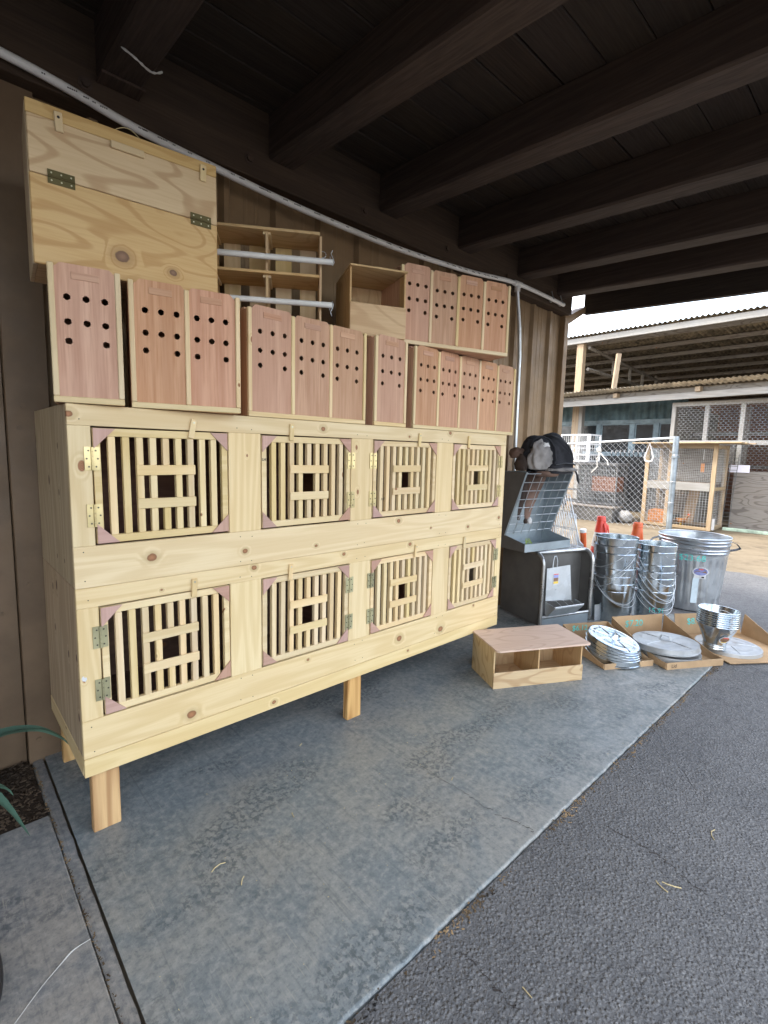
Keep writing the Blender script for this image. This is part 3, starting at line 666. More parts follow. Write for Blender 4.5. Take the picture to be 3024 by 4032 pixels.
tube('eye_ring', [(.012+.014*math.cos(a), .05, .325+.014*math.sin(a)) for a in [i*.6 for i in range(11)]], .002, 'wiregrey', nr, 6)

# single open nest box beside it
nb = thing('nest_box', 'single open plywood nest box squeezed beside the four-door carry box', 'nest box', (1.535, .105, 1.9285), math.atan2(-.115, .255))
W, H, D = .286, .322, .30
box('side_panel', 0, .009, .004, D, 0, H-.0095, 'ply_z', nb); box('side_panel', W-.009, W, .004, D, 0, H-.0095, 'ply_z', nb); box('back_panel', .0095, W-.0095, D-.009, D-.001, 0, H-.0095, 'ply_z', nb)
box('roof_panel', -.003, W+.004, -.012, D, H-.009, H, 'ply_x', nb, .002); box('bottom_panel', .0095, W-.0095, .004, D-.0095, 0, .009, 'ply_x', nb); box('front_lip', 0, W, -.006, .0035, 0, .150, 'ply_x', nb, .002)

# two-hole nest box on the floor
fb = thing('floor_nest_box', 'two-hole plywood nest box standing on the concrete floor', 'nest box', (2.362, -.261, 0), math.atan2(-.281, .529))
W, H, D = .600, .250, .300
box('side_panel', 0, .009, .010, D, 0, H-.0095, 'plypale_z', fb); box('side_panel', W-.009, W, .010, D, 0, H-.0095, 'ply_z', fb); box('back_panel', .0095, W-.0095, D-.009, D-.001, 0, H-.0095, 'ply_z', fb)
box('partition', W/2-.0045, W/2+.0045, .010, D-.0095, .0095, H-.0095, 'ply_z', fb); box('bottom_panel', .0095, W-.0095, .010, D-.0095, 0, .009, 'ply_x', fb)
m = MB(); q = .014; P = [(-.006+q, -.045), (W+.020-q, -.045), (W+.020, -.045+q), (W+.020, D+.004), (-.006, D+.004), (-.006, -.045+q)]
m.prism(P, lambda u, v: (u, v, H-.009), lambda u, v: (u, v, H)); m.build('roof_panel', 'plypink_x', fb)
box('front_lip', -.001, W+.003, .0, .0095, 0, .098, 'plypale_x', fb, .0015)

# ================================================================ FEED STAND, HAY RACK, FEEDER
fs = thing('feeder_stand', 'dark sheet metal stand with rounded tubular frame beside the cages', 'stand', (3.486, .085, 0), math.atan2(-.165, .494))
W, H, D, r = .520, .618, .50, .0155
def side_path(x):
    p = [(x, 0.0, .02), (x, 0.0, H-.10)]; p += [(x, .085-.085*math.cos(a), H-.10+.085*math.sin(a)) for a in [R(15*i) for i in range(1, 7)]]
    return p+[(x, D, H-.015)]
for x in (0, W):
    tube('tube_frame', side_path(x), r, 'tube_steel', fs, 10)
    poly = [(.0, .03), (D, .03), (D, H-.016), (.085, H-.016)]+[(.085-.085*math.sin(R(a)), H-.10+.084*math.cos(R(a))) for a in (15, 30, 45, 60, 75, 90)]
    m = MB(); m.prism(poly, lambda u, v, x=x: (x-.002, u, v), lambda u, v, x=x: (x+.002, u, v)); m.build('side_sheet', 'graphite', fs)
tube('cross_tube', [(0, .085, H-.015), (W, .085, H-.015)], r, 'tube_steel', fs, 10); tube('cross_tube', [(0, .005, .095), (W, .005, .095)], .014, 'tube_steel', fs, 10)
box('kick_plate', .012, W-.012, -.004, .004, .0, .082, 'greymetal', fs); box('back_sheet', .005, W-.005, .12, .124, .03, H-.03, 'graphite', fs, 0); box('top_sheet', 0, W, .10, D, H-.002, H+.002, 'tube_steel', fs, 0)
hr = thing('hay_rack', 'grey sheet metal hay rack with slanted wire grille on the stand', 'hay rack', (3.354, .181, .6235), math.atan2(-.101, .551))
W, H, D = .545, .618, .300
prof = [(0, 0), (D, 0), (D, H), (.022, H), (.215, .108), (0, .065)]
for x in (0, W):
    m = MB(); m.prism(prof, lambda u, v, x=x: (x-.0012, u, v), lambda u, v, x=x: (x+.0012, u, v)); m.build('side_panel', 'graphite' if x == 0 else 'greymetal', hr)
    m = MB(); P0, P1 = Vector((x, .018, H+.002)), Vector((x, .212, .104)); m.tube([P0, P1], .0085, 4); m.build('edge_angle', 'greymetal', hr)
box('back_panel', .002, W-.002, D-.004, D-.001, 0, H, 'greymetal', hr, 0); box('tray_bottom', .002, W-.002, .003, D-.004, .0, .003, 'greymetal', hr, 0); box('tray_lip', -.0012, W+.0012, -.002, .001, 0, .062, 'greymetal', hr, 0)
m = MB(); P0, P1 = Vector((0, .020, H-.010)), Vector((0, .213, .106))
for i in range(1, 6):
    x = W*i/6; m.tube([P0+Vector((x, -.004, 0)), P1+Vector((x, -.004, 0))], .0026, 5)
for i in range(8):
    p = P0.lerp(P1, i/7.3); m.tube([p+Vector((.002, 0, 0)), p+Vector((W-.002, 0, 0))], .0034, 5)
m.build('wire_grille', 'wiregrey', hr, smooth=True)
for z in (.17, .36):
    m = MB(); disc_mesh(m, (0, 0, 0), .008, .006, 8); m.build('bolt', 'wiregrey', hr, (W-.05, D-.005, z))
random.seed(4); m = MB()
for k in range(14):
    a = random.uniform(0, 6.3); q = random.uniform(.02, .05); m.tube([(.06+random.uniform(0, .02), .05, .05+.002*k), (.06+q*math.cos(a)*.6+.02, .05+.01*math.sin(a), .075+random.random()*.03), (.06+q*math.cos(a)+.03, .04, .055)], .0012, 4)
stuff(tag(m.build('hay_wisp', 'hay', None, (3.354, .181, .6235), (0, 0, hr.rotation_euler.z)), 'small wisp of green hay in the hay rack tray', 'hay'))

fd = thing('bin_feeder', 'galvanised bin feeder with paper label hung in the stand opening', 'feeder', (3.486, .085, 0), fs.rotation_euler.z)
a0, a1, z0, z1 = .024, .275, .220, .512
m = MB(); m.prism([(a0, z0+.02), (a1+.02, z0), (a1-.02, z1), (a0-.005, z1-.012)], lambda u, v: (u, -.020, v), lambda u, v: (u, -.0175, v)); m.build('hopper_plate', 'galvsheet', fd)
m = MB(); m.prism([(-.020, .235), (-.020, .135), (-.045, .120), (-.125, .205), (-.125, .215)], lambda u, v: (a0, u, v), lambda u, v: (a0+.0015, u, v)); m.build('trough_end', 'galvsheet', fd)
m = MB(); m.prism([(-.020, .235), (-.020, .135), (-.045, .120), (-.125, .205), (-.125, .215)], lambda u, v: (a1+.045, u, v), lambda u, v: (a1+.04515, u, v)); m.build('trough_end', 'galvsheet', fd)
m = MB(); m.add([(a0, -.020, .135), (a1+.045, -.020, .135), (a1+.045, -.045, .120), (a0, -.045, .120), (a1+.045, -.125, .205), (a0, -.125, .205), (a1+.045, -.125, .217), (a0, -.125, .217)], [(0, 1, 2, 3), (3, 2, 4, 5), (5, 4, 6, 7)]); m.build('trough', 'galvsheet', fd)
tube('trough_rim', [(a0, -.126, .217), (a1+.045, -.126, .217)], .003, 'wirewhite', fd, 6)
m = MB()
for i in range(3): m.tube([(a0+.05+i*.07, -.020, .236), (a0+.06+i*.07, -.07, .246), (a0+.07+i*.07, -.124, .218)], .0018, 5)
m.build('divider_wire', 'wiregrey', fd)
tube('hanger_hook', [(a0+.055, -.016, z1-.01), (a0+.06, -.014, z1+.05), (a0+.072, -.010, z1+.078), (a0+.09, -.010, z1+.078), (a0+.10, -.014, z1+.05), (a0+.10, -.016, z1-.01)], .0042, 'wiregrey', fd, 8)
lb = box('paper_label', .085, .142, -.0222, -.0206, .362, .455, 'labelwhite', fd, 0)
for nm, q0, q1, mt in (('label_picture', .012, .034, 'labelblue'), ('label_picture', -.018, .011, 'labelbrown'), ('label_band', -.036, -.019, 'labelyellow'), ('label_band', .035, .043, 'labelred')): box(nm, -.024, .024, -.0016, -.0010, q0, q1, mt, lb, 0)
m = MB(); disc_mesh(m, (0, 0, 0), .005, .003, 8); m.build('rivet', 'wiregrey', fd, (.12, -.0205, .325))

# fabric bundle lying on the rack
def blob(name, c, rad, mat, parent, seed, amp=.12, fold=.0, n=(36, 22), squash=None):
    m = MB(); nu, nv = n
    for j in range(nv+1):
        th = math.pi*j/nv
        for i in range(nu):
            ph = 2*math.pi*i/nu; d = Vector((math.sin(th)*math.cos(ph), math.sin(th)*math.sin(ph), math.cos(th)))
            s = 1+amp*mnoise.noise(d*1.7+Vector((seed, 0, 0)))+fold*abs(mnoise.noise(Vector((d.x*2.2, d.y*2.2, d.z*5.5))+Vector((0, seed, 0))))+.22*fold*mnoise.noise(d*4.5+Vector((0, 0, seed)))
            p = Vector((d.x*rad[0], d.y*rad[1], d.z*rad[2]))*s
            if p.z < -rad[2]*.75: p.z = -rad[2]*.75+.1*(p.z+rad[2]*.75)
            m.v.append(tuple(p+Vector(c)))
    for j in range(nv):
        for i in range(nu): m.f.append((j*nu+i, j*nu+(i+1) % nu, (j+1)*nu+(i+1) % nu, (j+1)*nu+i)); m.mi.append(0)
    return m.build(name, mat, parent, smooth=60)
fbn = thing('fabric_bundle', 'bundle of black mesh fabric and brown hide lying on the hay rack', 'fabric bundle', (3.354, .181, 1.243), hr.rotation_euler.z)
def cover(name, c, rad, mat, parent, seed, n=(72, 40)):
    m = MB(); nu, nv = n
    for j in range(nv+1):
        th = .04+(math.pi*.60)*j/nv
        for i in range(nu):
            ph = 2*math.pi*i/nu; d = Vector((math.sin(th)*math.cos(ph), math.sin(th)*math.sin(ph), math.cos(th)))
            fo = .10*mnoise.noise(Vector((d.x*1.6+seed, d.y*1.6, d.z*1.6)))
            cre = -.16*max(0, 1-abs(mnoise.noise(Vector((d.x*1.4+d.z*2.6, d.y*1.5, seed+d.z*1.2))))*7)*max(0, math.sin(th))
            hem = .10*math.sin(ph*7+seed)*(j/nv)**3
            s = 1+fo+cre*.55+hem
            m.v.append((c[0]+d.x*rad[0]*s, c[1]+d.y*rad[1]*s, c[2]+d.z*rad[2]*(1+fo+.4*cre)))
    for j in range(nv):
        for i in range(nu): m.f.append((j*nu+i, j*nu+(i+1) % nu, (j+1)*nu+(i+1) % nu, (j+1)*nu+i)); m.mi.append(0)
    m.f.append(tuple(range(nu))); m.mi.append(0)
    return m.build(name, mat, parent, smooth=60)
cover('black_cover', (.340, .09, .075), (.215, .15, .235), 'blackcloth', fbn, 3.1)
cover('black_hood', (.175, .09, .130), (.150, .11, .165), 'blackcloth', fbn, 9.3)
tube('cover_seam', [(.20, -.02, .29), (.27, -.045, .265), (.36, -.055, .215), (.44, -.04, .15), (.50, -.01, .10)], .005, 'black', fbn, 6)
tube('cover_seam', [(.22, -.065, .06), (.32, -.078, .075), (.42, -.07, .07), (.50, -.03, .06)], .006, 'black', fbn, 6)
blob('grey_panel', (.118, .005, .115), (.105, .060, .120), 'greycloth', fbn, 8.4, .22, .25, (48, 30))
blob('white_patch', (.135, -.030, .205), (.034, .016, .024), 'whitecloth', fbn, 2.2, .3, .2, (20, 12))
blob('white_patch', (.44, .14, .245), (.075, .05, .040), 'whitecloth', fbn, 5.2, .2, .2, (20, 12))
blob('brown_hide', (.015, .15, .14), (.050, .06, .045), 'hide', fbn, 6.0, .25, .3, (22, 14)); blob('dark_hide', (.0, .08, .06), (.035, .05, .065), 'darkhide', fbn, 1.4, .25, .35, (20, 12))
blob('grey_brim', (.36, .02, .022), (.165, .11, .024), 'greycloth', fbn, 4.0, .12, .2); blob('hide_edge', (.26, .06, -.01), (.12, .08, .035), 'hide', fbn, 9.0, .2, .3, (22, 12))
for nm, off, mt, wd in (('hanging_strip', 0, 'hide', .100), ('hanging_strip', -.075, 'darkhide', .045)):
    m = MB(); n = 14
    for i in range(n):
        t = i/(n-1); wq = wd*(1-.80*t)+.006; cx = .275+off-.095*t+.012*math.sin(t*5); cy = .14+.02*math.sin(t*3)+(.02 if off else 0); z = -.005-.385*t
        for k in range(8): a = 2*math.pi*k/8; m.v.append((cx+wq*math.cos(a), cy+wq*.45*math.sin(a), z+.01*mnoise.noise((k, i*.6, off))))
    for i in range(n-1):
        for k in range(8): m.f.append((i*8+k, i*8+(k+1) % 8, i*8+8+(k+1) % 8, i*8+8+k)); m.mi.append(0)
    m.f.append(tuple((n-1)*8+k for k in range(8))); m.mi.append(0); m.build(nm, mt, fbn, smooth=60)
blob('white_tip', (.185, .13, -.400), (.022, .016, .030), 'whitecloth', fbn, 7.0, .2, .2, (14, 8)); blob('dark_tip', (.140, .13, -.400), (.018, .014, .022), 'darkhide', fbn, 4.4, .3, .3, (14, 8))
tube('strap', [(.50, .03, .06), (.54, .0, .02), (.56, -.01, -.02), (.575, -.01, -.06), (.59, -.01, -.09)], [.006, .007, .008, .012, .004], 'black', fbn, 6)
tube('mesh_seam', [(.225, -.03, .03), (.232, -.052, .10), (.222, -.045, .19), (.19, -.02, .25), (.13, .0, .275), (.06, .03, .25), (.035, .03, .19)], .008, 'blackcloth', fbn, 8)
# ================================================================ BUCKETS, CAN, LIDS, TRAYS
ORD = ['topmost', 'second', 'third', 'fourth', 'fifth', 'sixth', 'seventh', 'eighth', 'ninth', 'tenth']
BK = {}
def bucket_mesh(rt, rb, h, mat):
    key = (rt, rb, h)
    if key not in BK:
        m = MB(); f = lambda z: rb+(rt-rb)*z/h
        prof = [(.001, .004), (rb-.006, .004), (rb-.002, 0), (rb, .002), (f(.02), .02), (f(h*.5), h*.5), (rt, h-.004), (rt-.0018, h-.004), (f(h*.5)-.002, h*.5), (rb-.002, .008), (.001, .007)]
        m.lathe(prof, 40); body = m.mesh('body', mat, 50)
        m = MB(); m.tube([(rt*math.cos(a), rt*math.sin(a), h-.002) for a in [2*math.pi*i/40 for i in range(40)]], .0034, 8, closed=True); BK[key] = (body, m.mesh('rim', mat, True))
    return BK[key]
def bucket(name, label, group, loc, rt, rb, h, mat, ph, swing, drop, tilt=(0, 0), handle=True, cat='bucket'):
    t = thing(name, label, cat, loc, 0, group, (tilt[0], tilt[1], 0)); b, rm = bucket_mesh(rt, rb, h, mat); new('body', b, t); new('rim', rm, t)
    if handle:
        a = Vector((math.cos(ph), math.sin(ph), 0)); o = Vector((math.cos(swing), math.sin(swing), 0)); zc = h-.028
        R0 = rt+.006; P = [a*R0*math.cos(q)+o*(rt+.010)*math.sin(q)+Vector((0, 0, zc-drop*math.sin(q))) for q in [math.pi*i/20 for i in range(21)]]
        tube('bail_handle', P, .0021, 'wiregrey', t, 6)
        for s in (-1, 1):
            m = MB(); m.cbox(-.016, .016, -.002, .003, -.016, .016, .002); m.build('ear', mat, t, a*s*(rt-.002)+Vector((0, 0, zc)), (0, 0, ph+math.pi/2))
    return t
random.seed(31)
# nested stack 1 (nearer the wire panels) and stack 2
cx, cy = 4.275, -.135; dirc = math.atan2(-1.68-.0, -4.27)      # towards the camera
for i in range(8):
    k = 7-i
    sw = dirc+[.55, .75, .6, .9, -.75, -.6, -.85, -.7][i]
    bucket('bucket', ORD[k]+' galvanised bucket from the top in the nested stack beside the wire panels', 'left nested bucket stack', (cx+.004*math.sin(i*2.1), cy+.004*math.cos(i*3.1), .0635*i), .170, .156, .262, 'galv', sw+math.pi/2, sw, [.10, .16, .20, .19, .20, .18, .16, .15][i], (random.uniform(-.006, .006), random.uniform(-.006, .006)), handle=i in (1, 2, 4, 5, 6))
cx, cy = 4.545, -.368
for i in range(8):
    k = 7-i; sw = dirc+.65+random.uniform(-.12, .12)
    bucket('bucket', ORD[k]+' galvanised bucket from the top in the nested stack against the trash can', 'right nested bucket stack', (cx+.004*math.sin(i*1.7), cy+.004*math.cos(i*2.3), .056*i), .155, .142, .262, 'galv', sw+math.pi/2, sw, .19+random.uniform(-.03, .03), handle=i < 6, tilt=(random.uniform(-.01, .01), random.uniform(-.01, .01)))
bk2 = [o for o in C.objects if o.name.startswith('bucket') and o.get('label', '').startswith('eighth') and 'trash' in o['label']][0]
def wrap(rf, a0, z0):
    def fn(u, h):
        r = rf(z0+h); a = a0+u/r; return Vector((r*math.cos(a), r*math.sin(a), z0+h))
    return fn
text('chalk_price', '15.91', .060, 'teal', bk2, wrap(lambda z: .142+.013*z/.262+.0015, dirc-.20, .085), .003, .0004)

# trash can
tcn = thing('trash_can', 'big open galvanised trash can behind the bucket stacks', 'trash can', (5.26, -.455, 0))
rt, rb, h = .292, .240, .675
cr_ = lambda z: rb+(rt-rb)*z/h
m = MB(); prof = [(.001, .012), (rb-.01, .012), (rb-.003, 0), (rb+.003, .004), (rb+.004, .02), (cr_(.035), .035)]
prof += [(cr_(z), z) for z in (.06, .075, .12, .2, .3, .40, .45, .465, .49, .515)]
for z in (.53, .555, .60, .63): prof += [(cr_(z), z), (cr_(z)+.006, z+.009), (cr_(z), z+.018)]
prof += [(rt, .665), (rt-.003, .665), (cr_(.5)-.004, .5), (cr_(.3)-.004, .3), (rb-.006, .02), (.001, .016)]
def flute(a, z):
    e = max(0, min(1, (z-.06)/.02))*max(0, min(1, (.47-z)/.02)); return -.020*e*max(0, math.sin(a*26))**.6 if e > 0 else 0
m.lathe(prof, 26*8, flute); can = m.build('body', 'galvcan', tcn, smooth=35)
m = MB(); m.tube([(rt*math.cos(a), rt*math.sin(a), h-.006) for a in [2*math.pi*i/64 for i in range(64)]], .006, 8, closed=True); m.build('rim', 'galvcan', tcn, smooth=True)
for s, nm in ((-1, 0), (1, 1)):
    ha = dirc+math.pi/2+.08+(0 if s > 0 else math.pi); d = Vector((math.cos(ha), math.sin(ha), 0)); e = Vector((-d.y, d.x, 0)); r0 = cr_(.60)
    m = MB(); P = [(0, .635), (.055, .635-.022), (.085, .575), (.055, .560), (.0, .545)]; V = []
    for q, z in P:
        for k in (-.045, .045): V.append(d*(r0+q)+e*k*(1-.25*q/.085)+Vector((0, 0, z)))
    V2 = [v+Vector((0, 0, -.003)) for v in V]; n = len(V)
    F = [(2*i, 2*i+1, 2*i+3, 2*i+2) for i in range(4)]+[(n+2*i+2, n+2*i+3, n+2*i+1, n+2*i) for i in range(4)]+[(2*i, 2*i+2, n+2*i+2, n+2*i) for i in range(4)]+[(2*i+1, n+2*i+1, n+2*i+3, 2*i+3) for i in range(4)]
    m.add(V+V2, F); m.build('handle', 'wiredark', tcn)
text('chalk_price', '$23.68', .078, 'teal', tcn, wrap(lambda z: cr_(z)+.0035, dirc-.50, .470), .002, -.0006)
def patch(name, parent, rf, a0, z0, poly, mat, off=.0025):
    n = len(poly); fn = wrap(lambda z: rf(z)+off, a0, z0); m = MB(); m.add([fn(u, v) for u, v in poly], [tuple(range(n))]); return m.build(name, mat, parent)
def oval(rx, rz, n=20, c=(0, 0)): return [(c[0]+rx*math.cos(2*math.pi*i/n), c[1]+rz*math.sin(2*math.pi*i/n)) for i in range(n)]
def rect(x0, x1, z0, z1): return [(x0, z0), (x1, z0), (x1, z1), (x0, z1)]
A = dirc+.16
stk = patch('sticker', tcn, cr_, A, .375, oval(.066, .042), 'labelwhite', .004); patch('sticker_tail', tcn, cr_, A, .375, rect(-.050, .046, -.062, -.030), 'labelwhite', .0042)
patch('sticker_picture', tcn, cr_, A, .375, oval(.057, .034), 'labelblue', .005); patch('sticker_picture', tcn, cr_, A, .372, [(-.054, -.010), (.054, -.010), (.040, .012), (.012, .002), (-.02, .012), (-.04, .004)], 'labelbrown', .0056)
patch('sticker_band', tcn, cr_, A, .392, rect(-.018, .018, 0, .012), 'labelred', .0056); patch('barcode', tcn, cr_, A, .320, rect(.010, .032, 0, .012), 'ink', .0052)
patch('tape_strip', tcn, cr_, A-.10, .08, rect(-.028, .020, 0, .235), 'tape', .003)

# cardboard trays
def tray(label, loc, rz, W, D, hb, hf, front=True, wl=True, wr=True, price=None, words=(), flare=0.0):
    t = thing('cardboard_tray', label, 'cardboard tray', loc, rz, 'cut-down cardboard trays'); th = .005
    box('bottom', 0, W, 0, D, 0.0005, th, 'cardboard', t, 0)
    b = MB(); n = 12; V = []
    tops = [hb+.006*mnoise.noise((i*1.3, W*9, 0)) for i in range(n+1)]
    for i in range(n+1):
        x = W*i/n; V += [(x, D, th), (x, D+flare, tops[i]), (x, D+th, th), (x, D+th+flare, tops[i])]
    F = []
    for i in range(n): a = i*4; F += [(a, a+4, a+5, a+1), (a+2, a+3, a+7, a+6), (a+1, a+5, a+7, a+3)]
    F += [(0, 1, 3, 2), (n*4, n*4+2, n*4+3, n*4+1)]; b.add(V, F); bw = b.build('back_wall', 'cardboard', t)
    for on, x, s in ((wl, 0, -1), (wr, W, 1)):
        if not on: continue
        m = MB(); n = 16; V = []
        for i in range(n+1):
            q = i/n; y = D*q; e = hf+(hb-hf)*(max(0, (q-.12)/.88)**1.15)+.004*mnoise.noise((q*14, x*5+W, 3)); e = max(e, .012)
            V += [(x, y, th), (x+s*flare*q*.6, y, e), (x+s*th, y, th), (x+s*(th+flare*q*.6), y, e)]
        F = []
        for i in range(n): a = i*4; F += [(a, a+4, a+5, a+1), (a+2, a+3, a+7, a+6), (a+1, a+5, a+7, a+3)]
        F += [(0, 1, 3, 2), (n*4, n*4+2, n*4+3, n*4+1)]; m.add(V, F); m.build('side_wall', 'cardboard', t)
    if front: fw = box('front_lip', 0, W, -th, 0, 0, hf, 'cardboard', t, 0); ed = box('cut_edge', .002, W-.002, -th-.0008, .0008, hf-.0005, hf+.0012, 'cardedge', t, 0)
    if price: text('chalk_price', price[0], price[1], 'teal', t, lambda u, h_: Vector((price[2]+u, D-.0015+flare*((price[3]+h_)/hb), price[3]+h_)), .003, .0004)
    for wd, sz, fn in words: text('printed_word', wd, sz, 'ink', t, fn, 0, .0004)
    return t
t1 = tray('smallest cardboard tray, holding a tilted pile of shiny lids', (3.150, -.569, 0), math.atan2(-.183, .323), .372, .470, .140, .036, price=('$6.12', .058, .075, .085), words=[('LID 22', .020, lambda u, h: Vector((.19+u, -.0056, .010+h)))])
t2 = tray('middle cardboard tray, holding two dusty lids stacked flat', (3.470, -.836, 0), math.atan2(-.225, .387), .447, .540, .172, .045, price=('$7.20', .070, .115, .090), words=[('Lid', .034, lambda u, h: Vector((.035+u, -.0056, .012+h))), ('ge Can', .030, lambda u, h: Vector((-.0056, .20-u, .016+h)))], flare=.01)
t3 = tray('right-hand torn cardboard tray lying open on the asphalt', (3.925, -1.070, .0025), R(-36), .56, .500, .165, .03, front=False, wl=False, price=('$8.', .066, .10, .085), flare=.03)
m = MB(); P = [(0, -.02)]+[(i*.56/18, -.016-.010*abs(mnoise.noise((i*1.7, 0, 0)))-.012) for i in range(19)]+[(.56, -.0005), (0, -.0005)]
m.prism(P[1:], lambda u, v: (u, v, .0006), lambda u, v: (u, v, .005)); m.build('torn_flap', 'cardboard', t3)

# lids
LM = {}
def lid(label, group, loc, r, mat, rot=(0, 0, 0), ribs=4, handle=True):
    t = thing('can_lid', label, 'lid', loc, 0, group, rot)
    if (r, mat) not in LM:
        m = MB(); m.lathe([(.001, .016), (r*.20, .0165), (r*.24, .018), (r*.28, .016), (r*.66, .0135), (r*.70, .0155), (r*.74, .0128), (r*.90, .011), (r*.93, .013), (r*.965, .010), (r*.975, -.020), (r, -.023), (r, -.028), (r*.965, -.028), (r*.955, .004), (.001, .012)], 56); LM[r, mat] = m.mesh('lid_plate', mat, 45)
    new('lid_plate', LM[r, mat], t)
    for i in range(ribs):
        a = .35+2*math.pi*i/ribs; d = Vector((math.cos(a), math.sin(a), 0)); m = MB(); m.tube([d*r*.24+Vector((0, 0, .0165)), d*r*.58+Vector((0, 0, .0150)), d*r*.90+Vector((0, 0, .0112))], [.0035, .0042, .003], 6); m.build('pressed_rib', mat, t, smooth=True)
    if handle:
        m = MB(); P = [(-.045, .016), (-.036, .017), (-.026, .046), (.026, .046), (.036, .017), (.045, .016)]; V = []
        for u, z in P: V += [(u, -.011, z), (u, .011, z), (u, -.011, z+.003), (u, .011, z+.003)]
        F = []
        for i in range(5): q = i*4; F += [(q, q+1, q+5, q+4), (q+2, q+6, q+7, q+3), (q, q+4, q+6, q+2), (q+1, q+3, q+7, q+5)]
        F += [(0, 2, 3, 1), (20, 21, 23, 22)]; m.add(V, F); m.build('strap_handle', mat, t, (0, 0, 0), (0, 0, .5))
    return t
c1 = Vector((3.375, -.535, 0)); ax = math.atan2(-.493, .87)
ntop = 5
for i in range(ntop):
    q = i/(ntop-1); tl = R(2+13*q); d = Vector((.12, -1, 0)).normalized(); axis = Vector((0, 0, 1)).cross(d)
    rot = Matrix.Rotation(tl, 4, axis).to_euler()
    z = .036+.013*i+math.sin(tl)*.150
    lid((ORD[ntop-1-i]+' lid from the top in the tilted shiny lid pile') if i < ntop-1 else 'shiny ribbed lid lying tilted on top of the lid pile', 'tilted shiny lids', (c1.x+.004*i, c1.y-.004*i+.03*q, z), .178, 'galv', rot, 8 if i == ntop-1 else 0, i == ntop-1)
lid('lower dusty lid in the middle tray', 'dusty lids in the middle tray', (3.745, -.752, .036), .214, 'galvdull', (.02, .03, .4), 4, False)
lid('upper dusty lid with strap handle in the middle tray', 'dusty lids in the middle tray', (3.715, -.745, .100), .214, 'galvdull', (-.02, .04, .9), 4, True)
lid('single grey lid under the nested pails on the torn tray', None, (4.235, -1.005, .022), .215, 'galvdull', (0, 0, .25), 4, False)
# small nested pails standing on the lid's edge
for i in range(8):
    k = 7-i; tl = (0, .03)
    rt, rb, h = .128, .058, .178
    t = thing('small_pail', ('bottom pail, wearing an oval sticker, of the nested small pails' if i == 0 else ORD[k]+' of the nested small flared pails, counted from the top'), 'pail', (4.062+.0006*i, -.958, .038+.0148*i), 0, 'nested small pails', (.02, .05, 0))
    if ('p',) not in BK:
        m = MB(); m.lathe([(.001, .01), (.060, .010), (.071, 0), (.072, .003), (.068, .014), (.0655, .024), (.068, .034), (.078, .060), (.098, .110), (.118, .150), (rt, h-.003), (rt-.002, h-.003), (.116, .150), (.096, .110), (.076, .060), (.064, .03), (.001, .014)], 40); b_ = m.mesh('body', 'galv', 50)
        m = MB(); m.tube([(rt*math.cos(a), rt*math.sin(a), h-.002) for a in [2*math.pi*i_/40 for i_ in range(40)]], .0033, 8, closed=True); BK[('p',)] = (b_, m.mesh('rim', 'galv', True))
    new('body', BK[('p',)][0], t); new('rim', BK[('p',)][1], t)
    sw = dirc+.55+.1*math.sin(i*2); a = Vector((math.cos(sw), math.sin(sw), 0))
    m = MB(); m.cbox(-.010, .010, -.003, .006, -.010, .010, .002); m.build('ear', 'wiregrey', t, a*rt+Vector((0, 0, h-.022)), (0, 0, sw+math.pi/2))
    if i == 7: tube('bail_handle', [a*(rt+.006)+Vector((0, 0, h-.022)), a*(rt+.004)+Vector((-.005, .02, h+.0)), a*(rt-.01)+Vector((-.01, .05, h+.012)), a*(rt-.03)+Vector((-.01, .075, h+.006))], .002, 'wirewhite', t, 6)
    if i == 0:
        rf = lambda z: .068+.045*(z-.034)/.09
        patch('sticker', t, rf, dirc+.45, .088, oval(.036, .030), 'labelwhite', .003); patch('sticker_picture', t, rf, dirc+.45, .090, oval(.031, .020), 'labelbrown', .004); patch('sticker_band', t, rf, dirc+.45, .100, rect(-.018, .018, 0, .009), 'labelred', .005); patch('sticker_band', t, rf, dirc+.45, .066, rect(-.020, .016, 0, .006), 'labelyellow', .005)

# ================================================================ CONES, WIRE PANELS
def cone(label, loc, h, mat, band=True, tilt=(0, 0)):
    t = thing('traffic_cone', label, 'traffic cone', loc, 0, 'traffic cones', (tilt[0], tilt[1], 0))
    m = MB(); m.cbox(-.18, .18, -.18, .18, 0, .03, .012); m.build('base', 'black', t)
    f = lambda z: .135-.100*(z-.03)/(h-.03)
    m = MB(); m.lathe([(f(.03), .03), (f(h*.5), h*.5), (f(h*.94), h*.94), (f(h*.94)+.006, h*.945), (f(h)+.006, h-.003), (f(h), h), (f(h)-.008, h), (f(h)-.008, h-.06)], 24); m.build('cone_body', mat, t, smooth=50)
    if band:
        for a, b in ((.58, .78), (.34, .46)):
            m = MB(); m.lathe([(f(h*a)+.0016, h*a), (f(h*b)+.0016, h*b)], 24); m.build('reflective_band', 'conewhite', t, smooth=True)
    return t
cn = cone('red and white traffic cone with a red ribbon behind the buckets', (5.20, .40, -.006), .76, 'conered')
m = MB()
for k in range(5): m.tube([(.03*math.cos(k), -.03*math.sin(k), .74), (-.035+.02*k, -.055, .66), (-.03+.022*k, -.075-.01*(k % 2), .56-.03*(k % 3))], [.012, .010, .004], 5)
m.build('ribbon', 'conered', cn, smooth=True)
cone('plain orange traffic cone between the bucket stack and the trash can', (5.10, -.005, -.006), .75, 'coneorange', False)
tb = thing('orange_tube', 'leaning orange plastic tube behind the wire panels', 'tube', (4.80, .34, 0), 0, None, (0, -.20, 0)); tube('shaft', [(0, 0, 0), (0, 0, .66)], .028, 'coneorange', tb, 12); tube('collar', [(0, 0, .655), (0, 0, .685)], .031, 'conewhite', tb, 12)
